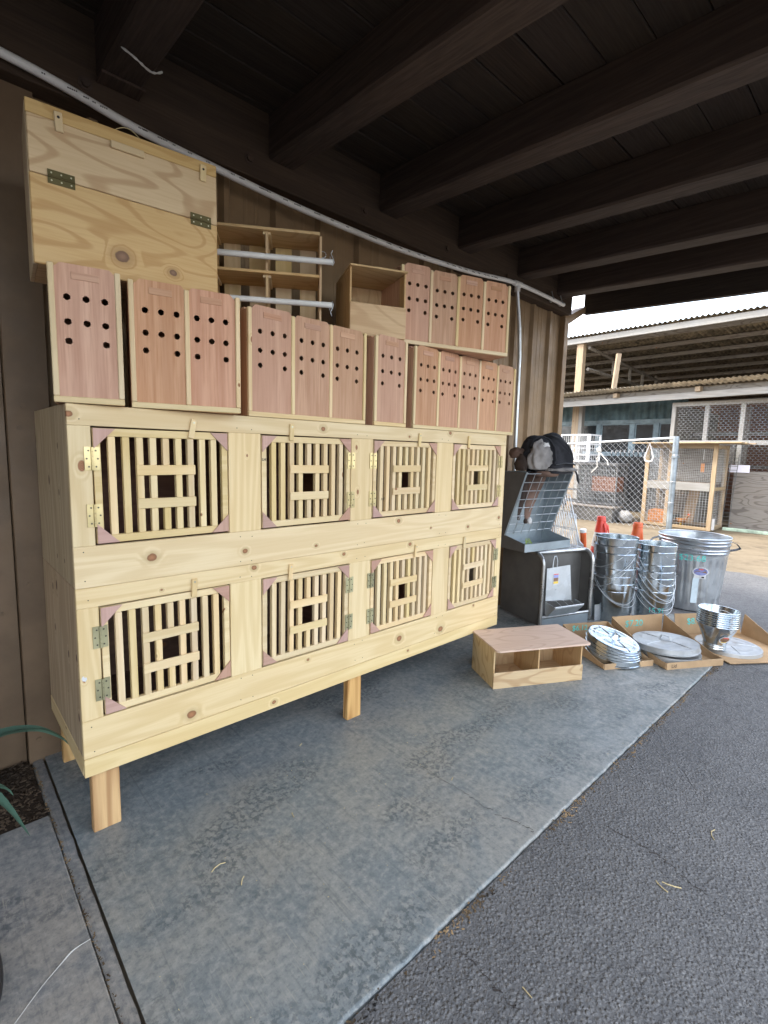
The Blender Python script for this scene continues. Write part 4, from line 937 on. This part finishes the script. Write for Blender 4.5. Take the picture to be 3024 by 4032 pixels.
def wire_panel(label, p0, p1, up, nu, nv, r, mat, group=None, rim=1.6):
    p0, p1, up = Vector(p0), Vector(p1), Vector(up); t = thing('wire_lattice', label, 'wire lattice', p0, 0, group); e = p1-p0
    m = MB()
    for i in range(1, nu): m.tube([e*(i/nu), e*(i/nu)+up], r, 4)
    for j in range(1, nv): m.tube([up*(j/nv), up*(j/nv)+e], r, 4)
    stuff(m.build('wire_grid', mat, t)); m = MB(); m.tube([Vector((0, 0, 0)), e, e+up, up], r*rim, 5, closed=True); m.build('frame_wire', mat, t); return t
wire_panel('tall white wire grid panel leaning between stand and buckets', (4.165, -.055, 0), (4.24, .45, 0), (.045, .33, 1.03), 20, 7, .0032, 'wirewhite')
wire_panel('second wire grid panel leaning against the first', (4.20, .08, 0), (4.36, .52, 0), (.02, .13, .86), 20, 6, .0032, 'wirewhite')
wire_panel('low wire grid panel lying tilted behind the buckets', (4.32, .075, 0), (4.62, .28, .0), (-.10, .05, .60), 14, 8, .0032, 'wirewhite')
box('folded_strip', 0, 0, 0, 0, 0, 0, 'galvsheet') if False else None
gs = thing('sheet_offcut', 'short grey metal strip leaning at the foot of the wire panels', 'strip', (4.10, -.105, 0), R(-20)); box('strip_sheet', -.04, .04, 0, .003, 0, .135, 'galvsheet', gs, 0, (-.06, 0, 0))
# ================================================================ BACKGROUND YARD
# chain-link fence (runs across the yard)
FX = 10.4
fe = thing('chain_link_fence', 'galvanised chain-link fence with sagging top rail and steel post', 'fence', (FX, 0, 0))
ya, yb = 1.32, 4.6
zr = lambda y: 1.775-(y-1.33)*.058
tube('post', [(0, ya, -.3), (0, ya+.02, 1.80)], .052, 'poststeel', fe, 16); tube('post', [(0, 3.70, -.3), (0, 3.70, 1.78)], .035, 'wiredark', fe, 12)
tube('top_rail', [(0, ya, zr(ya)), (0, yb, zr(yb))], .022, 'vinyl', fe, 10)
for z in (.55, .95, 1.45): tube('tie_band', [(.055*math.cos(a), ya+.01+.055*math.sin(a), z) for a in [2*math.pi*i/14 for i in range(14)]], .005, 'chain', fe, 5, closed=True)
box('clamp', -.075, .075, ya-.035, ya+.055, 1.40, 1.43, 'poststeel', fe)
m = MB(); p = .058; random.seed(2)
# woven zig-zag wires
nw = int((yb-ya-.06)/p); hz = 1.70; ns = int(hz/p)
for i in range(nw+1):
    y = ya+.06+i*p; pts = []
    for j in range(ns+1):
        z = .02+j*p; s = (1 if (j+i) % 2 else -1); zz = z*(zr(y)-.03)/hz
        pts.append((.004*s+.012*mnoise.noise((y*2, zz*2, 0)), y+s*p*.5+.006*mnoise.noise((y*3, zz*3, 4)), zz))
    m.tube(pts, .0030, 4)
stuff(m.build('chain_link_mesh', 'chain', fe))
tube('white_rope', [(-.03, 2.77, 1.52), (-.03, 2.73, 1.45), (-.03, 2.80, 1.36), (-.03, 2.78, 1.18), (-.03, 2.90, 1.05)], .012, 'string', fe, 6); tube('white_rope', [(-.03, 2.77, 1.5), (-.03, 2.66, 1.38), (-.03, 2.58, 1.30), (-.03, 2.56, 1.22)], .012, 'string', fe, 6)
blob('rope_knot', (-.03, 2.77, 1.52), (.04, .045, .05), 'string', fe, 3, .3, .5, (16, 10))
tube('snap_hook', [(-.04, 1.78, 1.66), (-.04, 1.86, 1.40), (-.04, 1.84, 1.33), (-.04, 1.78, 1.31), (-.04, 1.72, 1.33), (-.04, 1.70, 1.40)], .017, 'whitecloth', fe, 8, closed=True)

# aviary with rooster
av = thing('aviary', 'small timber aviary with mesh sides and slab roof behind the fence', 'aviary', (11.1, 0, 0))
Y0, Y1, AD, AH = .815, 2.10, .80, 1.68
for x in (0, AD):
    for y in (Y0, Y1-.075): box('corner_post', x, x+.05, y, y+.075, 0, AH, 'oldwood_z', av, .003)
box('front_mullion', .004, .046, 1.60, 1.66, .04, AH-.09, 'oldwood_z', av)
for x in (0, AD):
    for z0, z1 in ((.0, .055), (AH-.085, AH)): box('cross_rail', x+.004, x+.046, Y0+.076, Y1-.076, z0, z1, 'oldwood_y', av)
box('mid_board', -.006, .042, Y0+.076, Y1-.076, .765, .925, 'whitewood_y', av)
for y in (Y0, Y1-.05):
    for z in (.0, .78, AH-.08): box('side_rail', .052, AD-.002, y, y+.045, z, z+.06, 'oldwood_x', av)
random.seed(8)
for i in range(9):
    x = -.22+i*.135; box('roof_board', x, x+.128, Y0-.30+random.uniform(-.15, .05), Y1+.12+random.uniform(-.1, .1), AH+.005+.002*i, AH+.028+.002*i, 'oldwood_y', av, .003, (random.uniform(-.01, .01), random.uniform(-.02, .05), random.uniform(-.02, .02)))
def grid_mesh(m, o, u, v, pu, pv, r, seg=3):
    o, u, v = Vector(o), Vector(u), Vector(v)
    n = max(1, int(u.length/pu)); k = max(1, int(v.length/pv))
    for i in range(1, n): m.tube([o+u*(i/n), o+u*(i/n)+v], r, seg)
    for j in range(1, k): m.tube([o+v*(j/k), o+v*(j/k)+u], r, seg)
m = MB(); grid_mesh(m, (.022, Y0+.07, .92), (0, Y1-Y0-.14, 0), (0, 0, AH-1.0), .032, .032, .0020); grid_mesh(m, (.022, Y0+.07, .05), (0, Y1-Y0-.14, 0), (0, 0, .72), .05, .05, .0028); stuff(m.build('wire_mesh', 'wiregrey', av))
m = MB()
for y in (Y0+.03, Y1-.02): grid_mesh(m, (.05, y, .05), (AD-.05, 0, 0), (0, 0, AH-.12), .05, .05, .0022)
grid_mesh(m, (AD+.02, Y0+.07, .05), (0, Y1-Y0-.14, 0), (0, 0, AH-.12), .05, .05, .0022); stuff(m.build('wire_mesh', 'wiregrey', av))
box('added_board', AD-.03, AD-.012, Y0+.08, Y1-.08, .93, AH-.09, 'greywood_y', av); box('added_board', AD-.03, AD-.012, 1.47, Y1-.08, .06, .77, 'greywood_z', av)  # grey boards added to block the bright background
box('perch_board', .2, .62, Y0+.08, Y1-.08, .90, .92, 'oldwood_y', av); box('inner_board', .62, .65, 1.25, 1.45, .06, .78, 'oldwood_z', av, .002, (.12, 0, 0))
tube('hanging_toy', [(.3, 1.12, AH-.1), (.3, 1.12, AH-.30)], .010, 'labelwhite', av, 6); box('hanging_block', .28, .32, 1.09, 1.15, AH-.55, AH-.38, 'orangebox', av)
box('white_post', .05, .12, Y0-.04, Y0-.002, .02, .24, 'labelwhite', av)
tag(box('orange_crate', 11.28, 11.62, 1.63, 2.02, -.01, .30, 'orangebox', None, .01), 'plain orange crate inside the aviary', 'crate')
rs = thing('rooster', 'small rust-coloured rooster standing inside the aviary', 'rooster', (11.30, 1.38, 0), R(-90))
def loft(name, rings, mat, parent, seg=12):
    m = MB()
    for (c, rx, rz) in rings:
        for k in range(seg): a = 2*math.pi*k/seg; m.v.append((c[0], c[1]+rx*math.cos(a), c[2]+rz*math.sin(a)))
    for i in range(len(rings)-1):
        for k in range(seg): m.f.append((i*seg+k, i*seg+(k+1) % seg, (i+1)*seg+(k+1) % seg, (i+1)*seg+k)); m.mi.append(0)
    m.f += [tuple(range(seg))[::-1], tuple((len(rings)-1)*seg+k for k in range(seg))]; m.mi += [0, 0]
    return m.build(name, mat, parent, smooth=60)
loft('body', [((-.13, 0, .15), .01, .012), ((-.09, 0, .145), .04, .035), ((-.03, 0, .125), .062, .055), ((.04, 0, .125), .058, .060), ((.085, 0, .155), .042, .050), ((.105, 0, .20), .028, .032), ((.115, 0, .235), .022, .024), ((.135, 0, .25), .018, .018), ((.158, 0, .248), .004, .005)], 'rooster_body', rs)
m = MB()
for k in range(7):
    a = R(35+14*k); m.tube([(-.10, .012*(k-3), .15), (-.10-.09*math.cos(a), .018*(k-3), .15+.10*math.sin(a)), (-.12-.15*math.cos(a)*1.1, .022*(k-3), .13+.12*math.sin(a)*.9)], [.012, .014, .003], 5)
m.build('tail_feathers', 'rooster_dark', rs, smooth=True)
m = MB(); m.prism([(.105, .252), (.145, .262), (.143, .284), (.132, .272), (.124, .290), (.114, .274), (.104, .284)], lambda u, v: (u, -.003, v), lambda u, v: (u, .003, v)); m.prism([(.135, .238), (.150, .236), (.142, .212)], lambda u, v: (u, -.004, v), lambda u, v: (u, .004, v)); m.build('comb', 'comb', rs)
for s in (-1, 1):
    m = MB(); m.tube([(.0, s*.028, .085), (-.012, s*.028, .045), (.002, s*.028, .004)], [.016, .006, .006], 6)
    for q in (-.5, 0, .5): m.tube([(.002, s*.028, .004), (.032*math.cos(q), s*.028+.032*math.sin(q), .002)], .004, 4)
    m.build('leg', 'labelyellow', rs)
# weathered plywood board, paper, wire ladder, green plank
pb = box('plywood_board', 12.0, 12.02, -2.4, .72, -.02, 1.165, 'greywood_y', None, .003); tag(pb, 'weathered grey plywood board standing before the mesh cages', 'board')
pb2 = box('plywood_board', 12.0, 12.02, -4.9, -2.41, -.02, 1.165, 'greywood_y', None, .003); tag(pb2, 'weathered plywood board at the far right end of the cage row', 'board')
tag(box('paper_sheet', 11.985, 11.988, .46, .80, 1.14, 1.29, 'paper', None, 0, (0, 0, .03)), 'blank white paper sheet fixed above the weathered board', 'paper')
wl = thing('wire_ladder', 'narrow upright strip of wire ladder mesh beside the aviary', 'wire ladder', (11.92, .70, 0), R(90), None); m = MB()
for x in (0, .12, .25): m.tube([(x, 0, 0), (x-.06, 0, 1.50)], .006, 5)
for j in range(1, 19): m.tube([(-.06*j/19, 0, 1.5*j/19), (.25-.06*j/19, 0, 1.5*j/19)], .005, 5)
m.build('ladder_wire', 'wiredark', wl)
tag(box('green_plank', 11.72, 11.84, -3.0, .75, -.022, .035, 'greenboard', None, .006, (0, 0, .015)), 'pale green plank lying on the dirt before the board', 'plank')

# mesh cages row with posts
cg = thing('mesh_cage_row', 'row of wire mesh cages with grey posts under the lower roof', 'cage', (12.3, 0, 0))
for y in (2.02, 1.38, .74, -.1, -.95, -1.8, -2.65, -3.5, -4.4): box('cage_post', 0, .075, y-.04, y+.04, 0, 2.62, 'whitewood_z', cg, .004)
for z in (1.70, 2.53): box('cage_rail', -.006, .069, -4.4, 2.06, z, z+.09, 'whitewood_y', cg, .004)
m = MB(); p = .042; hw = p*.866
def hexwire(m, y0, y1, z0, z1, x, p, r):
    h = p; a = .62*p/math.sqrt(3); rows = int((z1-z0)/(1.5*a)); cols = int((y1-y0)/h)
    for j in range(rows):
        z = z0+j*1.5*a; off = (j % 2)*h/2; pts = []
        for i in range(cols*2+1): pts.append((x, y0+i*h/2, z+((a/2) if (i+j) % 2 else 0)))
        m.tube(pts, r, 3, False)
        for i in range(cols):
            y = y0+i*h+(h/2 if (1+j) % 2 else 0)+(0 if True else off); m.tube([(x, y, z+a/2), (x, y, z+1.5*a)], r*1.3, 3, False)
hexwire(m, -4.4, 2.0, 1.17, 2.60, -.01, .088, .0018); stuff(m.build('chicken_wire', 'wiregrey', cg))
for y in (1.7, .9, .1, -.7, -1.6, -2.6): box('inner_stud', 1.5, 1.58, y, y+.09, 0, 2.6, 'greywood_z', cg)
for z in (1.2, 1.95): box('inner_rail', 1.49, 1.58, -4.4, 2.0, z, z+.08, 'greywood_y', cg)
box('nest_crate', .9, 1.3, 1.0, 1.5, 1.3, 1.75, 'greywood_y', cg); box('nest_crate', .8, 1.2, -.6, .1, 1.25, 1.6, 'blueteal', cg)
box('cage_partition', .08, 3.59, 2.03, 2.07, 0, 2.6, 'greywood_z', cg); box('cage_back', 3.6, 3.65, -4.5, 2.0, 0, 2.75, 'inner_z', cg)  # dark back: the shade deep in the cages is put into its colour
# blue shed with windows
sh = thing('blue_shed', 'blue-grey shed with framed dark windows under the lower roof', 'shed', (13.6, 0, 0))
m = MB(); n = 130; ya, yb = 2.12, 8.0
for i in range(n+1):
    y = ya+(yb-ya)*i/n; x = .012*(1 if (i//2) % 2 else -1); m.v += [(x, y, 2.36), (x, y, 2.86)]
for i in range(n): m.f.append((2*i, 2*i+1, 2*i+3, 2*i+2)); m.mi.append(0)
m.build('upper_cladding', 'blueteal', sh)
box('head_beam', -.04, .03, ya, yb, 2.27, 2.37, 'blueframe', sh); box('sill_beam', -.04, .03, ya, yb, 1.42, 1.50, 'blueframe', sh)
for i, y in enumerate((2.14, 2.72, 3.30, 4.18, 4.86, 5.6, 6.4, 7.3)):
    box('window_post', -.035, .035, y, y+.11, 1.502, 2.268, 'blueframe', sh)
ys = (2.14, 2.72, 3.30, 4.18, 4.86, 5.6, 6.4, 7.3)
for i in range(len(ys)-1):
    wdw = box('window', .0, .012, ys[i]+.112, ys[i+1]-.002, 1.502, 2.268, 'glassdark', sh, 0)
    hh = (ys[i+1]-ys[i]-.114)/2
    for a, b in ((-hh, -hh+.03), (hh-.03, hh)): box('frame', -.018, -.0065, a, b, -.383, .383, 'blueframe', wdw, 0)
    for a, b in ((-.383, -.355), (.355, .383)): box('frame', -.018, -.0065, -hh+.031, hh-.031, a, b, 'blueframe', wdw, 0)
box('shade_sheet', .0, .03, ya, yb, 0, 1.418, 'shade_black', sh, 0)  # near-black sheet stands in for the shade inside the open shed
# hanging straps with hooks in front of the shed's dark sheet
for i in range(15):
    y = 2.24+i*.112; tz = 1.60-.006*i
    s = thing('hanging_strap', (['rightmost', 'second from right', 'third from right', 'fourth from right', 'fifth from right', 'sixth from right', 'seventh from right', 'middle', 'seventh from left', 'sixth from left', 'fifth from left', 'fourth from left', 'third from left', 'second from left', 'leftmost'][i]+' black strap hooked on the blue shed'), 'strap', (13.50, y, 0), 0, 'black straps on hooks')
    tube('strap', [(0, 0, tz-.03), (.01, .01*math.sin(i), tz-.5), (0, .03*math.sin(i*2.1), .35+.1*math.sin(i*1.7))], [.012, .030, .026], 'black', s, 6)
    tube('hook', [(.06, 0, tz+.03), (0, 0, tz+.045), (-.035, 0, tz+.02), (-.03, 0, tz-.02), (0, 0, tz-.02)], .012, 'conewhite', s, 5)
# lower corrugated roof in front of the shed and cages
lr = thing('lower_roof', 'low corrugated metal lean-to roof over the shed and cages', 'roof', (0, 0, 0))
def corrugated(name, x0, x1, z0, z1, y0, y1, pitch, amp, mat, parent, seg=6):
    m = MB(); n = int((y1-y0)/pitch*seg)
    for i in range(n+1):
        y = y0+(y1-y0)*i/n; dz = amp*math.sin(2*math.pi*(y-y0)/pitch)
        for j in range(5): t = j/4; m.v.append((x0+(x1-x0)*t, y, z0+(z1-z0)*t+dz+.01*mnoise.noise((t*4, y*.8, 0))))
    for i in range(n):
        for j in range(4): a = i*5+j; m.f.append((a, a+1, a+6, a+5)); m.mi.append(0)
    return m.build(name, mat, parent, smooth=60)
corrugated('roof_sheet', 12.30, 16.2, 2.935, 3.16, -6, 8.2, .10, .014, 'corr', lr); corrugated('eave_sheet', 11.95, 12.302, 2.985, 2.937, -6, 8.2, .10, .014, 'corr_lit', lr)  # lighter eave strip: the lit edge is put into its colour
box('fascia_board', 12.24, 12.29, -6, 8.2, 2.66, 2.79, 'whitewood_y', lr); box('eave_beam', 12.32, 12.42, -6, 8.2, 2.80, 2.90, 'greywood_y', lr)
for y in (-4, -2.2, -.4, 1.4, 3.2, 5.0, 6.8): box('rafter_end', 12.18, 14.2, y, y+.09, 2.80, 2.90, 'oldwood_x', lr, .003, (0, -.055, 0)) if False else box('rafter_end', 12.18, 12.318, y, y+.10, 2.795, 2.895, 'oldwood_x', lr, .003)
box('support_post', 12.9, 13.03, 4.55, 4.72, 0, 2.93, 'whitewood_z', lr, .004)
_pv = Vector((12.4, 3.5, 0)); lr.matrix_world = Matrix.Translation(_pv) @ Matrix.Rotation(-.13, 4, 'Z') @ Matrix.Translation(-_pv)
# big open barn roof behind
br = thing('barn_roof', 'large open corrugated barn roof on timber posts', 'barn', (0, 0, 0))
corrugated('roof_sheet', 12.9, 25, 4.56, 3.85, -9, 9.5, .11, .020, 'corr', br)
box('eave_fascia', 12.98, 13.03, -9, 9.5, 4.37, 4.515, 'whitewood_y', br, .006)
for i in range(11): x = 13.5+i*1.05; z = 4.56-.71*(x-12.9)/12.1-.03; box('purlin', x, x+.05, -9, 9.5, z-.115, z-.018, 'greywood_y', br, .003)
for y in (4.58, ): box('barn_post', 13.04, 13.22, y, y+.18, 0, 4.40, 'oldwood_z', br, .005)
for y in (-3.5, -8): box('barn_post', 16.04, 16.22, y, y+.18, 0, 4.2, 'oldwood_z', br, .005)
tube('prop_post', [(13.1, 3.74, 2.9), (13.1, 3.66, 4.0)], .07, 'oldwood_z', br, 4)
def strut(a, b, wd=.05): 
    m = MB(); m.tube([a, b], wd, 4); return m.build('truss_member', 'greywood_x', br)
strut((13.2, 4.50, 4.28), (21, 4.50, 3.85)); strut((13.2, 4.50, 3.72), (21, 4.50, 3.62))
for x in (14.8, 16.0, 17.0, 18.2): strut((x, 4.50, 3.70), (x, 4.50, 4.15), .045)
box('added_dark_wall', 24.9, 25, -9, 9.5, 0, 4.0, 'inner_z', br, 0); box('barn_side_wall', 16.5, 24.8, 9.4, 9.5, 0, 3.9, 'inner_z', br, 0)  # dark back wall added to keep the far roof underside dark
# white bird cage stack behind the fence
wc = thing('white_cage', 'white wire show cage standing on the black rack behind the fence', 'cage', (11.0, 0, 0)); Y0, Y1, Z0, Z1 = 3.27, 3.98, 1.27, 1.89
for y in (Y0, Y0+.30, Y1-.03):
    for x in (0, .55): box('frame_bar', x, x+.03, y, y+.03, Z0, Z1, 'labelwhite', wc)
for z in (Z0, Z0+.14, Z0+.38, Z1-.03):
    box('frame_bar', -.004, .034, Y0+.031, Y0+.299, z, z+.03, 'labelwhite', wc); box('frame_bar', -.004, .034, Y0+.331, Y1-.031, z, z+.03, 'labelwhite', wc); box('frame_bar', .031, .549, Y0, Y0+.03, z, z+.03, 'labelwhite', wc)
box('white_panel', -.002, .028, Y0+.332, Y1-.032, Z0+.031, Z0+.139, 'labelwhite', wc, 0)
m = MB(); grid_mesh(m, (.015, Y0, Z0), (0, Y1-Y0, 0), (0, 0, Z1-Z0), .045, .3, .003); grid_mesh(m, (.56, Y0, Z0), (0, Y1-Y0, 0), (0, 0, Z1-Z0), .045, .3, .003); stuff(m.build('cage_bars', 'wirewhite', wc))
bc = thing('wire_rack', 'dark wire cage rack with shelf rails behind the chain-link fence', 'rack', (11.0, 0, 0)); Y0, Y1 = 2.60, 4.1
box('rack_top', -.03, .62, Y0, Y1, 1.20, 1.255, 'wiredark', bc)
for y in (Y0+.01, 3.30, Y1-.03):
    for x in (0, .55): box('rack_leg', x, x+.03, y, y+.03, 0, 1.199, 'wiredark', bc)
box('rack_shelf', 0, .6, Y0, Y1, .33, .36, 'wiredark', bc); box('brown_crate', .1, .5, 2.66, 3.2, .62, .95, 'inner_y', bc); box('rack_shelf', 0.03, .55, Y0+.04, Y1-.04, .60, .615, 'wiredark', bc)
m = MB(); grid_mesh(m, (.0, Y0, .36), (0, Y1-Y0, 0), (0, 0, .84), .035, .10, .0024); grid_mesh(m, (.6, Y0, .36), (0, Y1-Y0, 0), (0, 0, .84), .035, .10, .0024); stuff(m.build('cage_bars', 'wiregrey', bc))
cb = thing('dark_crate', 'low dark crate under the wire rack behind the cones', 'crate', (10.75, 2.55, -.022)); box('crate_body', 0, .5, 0, .95, 0, .30, 'graphite', cb, .01); box('crate_lid', -.02, .52, -.02, .97, .301, .335, 'greywood_y', cb, .006)
tag(blob('feed_sack', (11.1, 2.42, .10), (.18, .14, .13), 'rock', None, 5, .2, .3, (20, 12)), 'pale lumpy sack on the ground beside the wire rack', 'sack')

# ================================================================ SMALL THINGS NEAR THE CAMERA
ag = thing('agave_plant', 'grey-green agave leaves arching in from the soil bed at left', 'plant', (-.06, .34, -.02))
def leaf(p, w, parent):
    P = smooth_pts([Vector(q) for q in p], 6); n = len(P); m = MB()
    for i, q in enumerate(P):
        q = Vector(q); t = i/(n-1); d = (Vector(P[min(i+1, n-1)])-Vector(P[max(i-1, 0)])).normalized(); sd_ = d.cross(Vector((0, 0, 1))).normalized(); up = sd_.cross(d)
        ww = w*(1-t**1.6)*(.75+.5*t*(1-t)*2)+.0006; ser = 1+(.10 if i % 2 else 0)
        m.v += [tuple(q-sd_*ww*ser+up*ww*.45), tuple(q-sd_*ww*.4+up*ww*.02), tuple(q-up*ww*.10), tuple(q+sd_*ww*.4+up*ww*.02), tuple(q+sd_*ww*ser+up*ww*.45), tuple(q-up*ww*.45)]
    for i in range(n-1):
        for k in range(6): m.f.append((i*6+k, i*6+(k+1) % 6, i*6+6+(k+1) % 6, i*6+6+k)); m.mi.append(0)
    return m.build('leaf', 'agave', parent, smooth=50)
leaf([(0, 0, .05), (.06, 0, .24), (.17, -.03, .345), (.29, -.035, .335), (.37, -.03, .27), (.405, -.03, .215)], .030, ag)
leaf([(0, 0, .05), (.05, -.03, .16), (.14, -.06, .165), (.19, -.15, .14), (.235, -.275, .085)], .026, ag)
leaf([(0, 0, .05), (.06, .03, .12), (.14, .05, .13), (.20, .06, .09), (.225, .07, .04)], .026, ag)
for a in (2.2, 2.9, 3.6, 4.4, 1.5): leaf([(0, 0, .04), (.08*math.cos(a), .08*math.sin(a)*.6, .2), (.2*math.cos(a), .2*math.sin(a)*.6, .3), (.34*math.cos(a), .33*math.sin(a)*.5, .22)], .03, ag)
tag(blob('white_rock', (.045, .66, .05), (.06, .05, .09), 'rock', None, 2, .25, .3, (20, 12)), 'pale rough rock in the soil bed against the wall', 'rock')
tag(tube('white_string', smooth_pts([(.252, -.400, .006), (.209, -.405, .007), (.173, -.427, .006), (.127, -.460, .006), (.072, -.509, .006), (.02, -.56, .006)], 6), [.0008, .0009, .001, .001, .0012, .0014, .0018, .0021, .0022, .002, .0018, .0015, .0013, .0012, .0011, .001]+[.0009]*15, 'string', None, 6), 'white string lying across the left paving slab', 'string')
bl = thing('black_cable', 'black cable coil just entering the frame at lower left', 'cable', (-.016, -.35, .003))
for k, (rx, ry, z) in enumerate(((.072, .17, .010), (.066, .13, .024), (.070, .08, .036))): tube('cable_loop', [(-.002*k+rx*math.cos(a), .02-.05*k+ry*math.sin(a), z+.006*math.sin(a*3+k)) for a in [2*math.pi*i/36 for i in range(36)]], .0075-.001*k, 'black', bl, 8, closed=True)
# straw bits
STRAW = ['curved straw bit on the concrete nearest the left front leg', 'short straw bit on the concrete just below the curved one', 'tiny straw bit on the concrete in the middle of the slab', 'tiny straw bit on the concrete close under the cages', 'long pale straw on the asphalt at the right', 'left stalk of the straw pair crossing on the asphalt', 'right stalk of the straw pair crossing on the asphalt', 'small straw bit on the asphalt low in the picture near the slab edge', 'small straw bit on the concrete near the slab edge', 'short straw on the asphalt at the far right']
random.seed(17)
for i, (px, py, a, ln, bend) in enumerate([(.62, -.40, .2, .05, .010), (.655, -.50, .9, .032, .003), (.93, -.36, 1.3, .025, 0), (1.20, .0, .5, .02, 0), (2.05, -1.45, .3, .06, .012), (1.66, -1.40, 1.2, .045, .004), (1.69, -1.42, 2.0, .055, .004), (1.05, -1.28, 1.4, .03, 0), (1.55, -.62, .4, .02, 0), (2.4, -1.6, .8, .03, .004)]):
    d = Vector((math.cos(a), math.sin(a), 0)); e = Vector((-d.y, d.x, 0)); z = .003 if py > -1.02 else -.004; c = Vector((px, py, z))
    tag(tube('straw_bit', [c-d*ln/2, c-d*ln*.2+e*bend*.6, c+d*ln*.2+e*bend*.6, c+d*ln/2-e*bend*.4], .0016, 'straw', None, 5), STRAW[i], 'straw', 'loose straw on the ' + ('concrete' if py > -1.02 else 'asphalt'))
# crumbs and leaf litter in the joint along the slab edge, and mulch in the bed
m = MB(); random.seed(23)
def crumb(m, x, y, z, s):
    a = random.uniform(0, 6.3); c_, s_ = math.cos(a), math.sin(a); l_ = s*random.uniform(.6, 2.2); w_ = s*random.uniform(.3, .8); h_ = s*random.uniform(.15, .5); V = []
    for dz in (-h_, h_):
        for u, v in ((-l_, -w_), (l_*.8, -w_*.7), (l_, w_), (-l_*.7, w_)): V.append((x+u*c_-v*s_, y+u*s_+v*c_, z+dz+.4*h_*u/l_))
    m.add(V, [(0, 3, 2, 1), (4, 5, 6, 7), (0, 1, 5, 4), (1, 2, 6, 5), (2, 3, 7, 6), (3, 0, 4, 7)])
for i in range(2200):
    x = random.uniform(.3, 4.6)
    if mnoise.noise((x*3.1, 0, 0))+random.uniform(-.35, .35) < .14: continue
    crumb(m, x, -1.034+abs(random.gauss(0, .012))*random.choice((-1, -1, -1, .6)), -.004, random.uniform(.001, .0038))
stuff(tag(m.build('leaf_litter', 'leafbit'), 'dry leaf litter and crumbs along the slab edge', 'leaf litter'))
m = MB()
for i in range(1500):
    x = random.uniform(-.5, .25); y = random.uniform(.245, .69); crumb(m, x, y, -.012+.012*mnoise.noise((x*9, y*9, 0))+.004, random.uniform(.0015, .006))
stuff(tag(m.build('mulch', 'mulchbit'), 'bark mulch scraps scattered over the dark soil bed', 'mulch'))
m = MB()
for i in range(260): y = random.uniform(-1.0, .62); crumb(m, .258+random.gauss(0, .004), y, -.004, random.uniform(.0012, .0035))
stuff(tag(m.build('joint_grit', 'leafbit'), 'grit and dead leaves caught in the joint beside the left paving', 'grit'))
m = MB()
for i in range(140): crumb(m, random.uniform(.35, 3.4), random.uniform(-1.0, .1), .002, random.uniform(.0006, .0018))
stuff(tag(m.build('floor_crumbs', 'straw'), 'tiny pale crumbs scattered over the concrete floor', 'crumbs'))
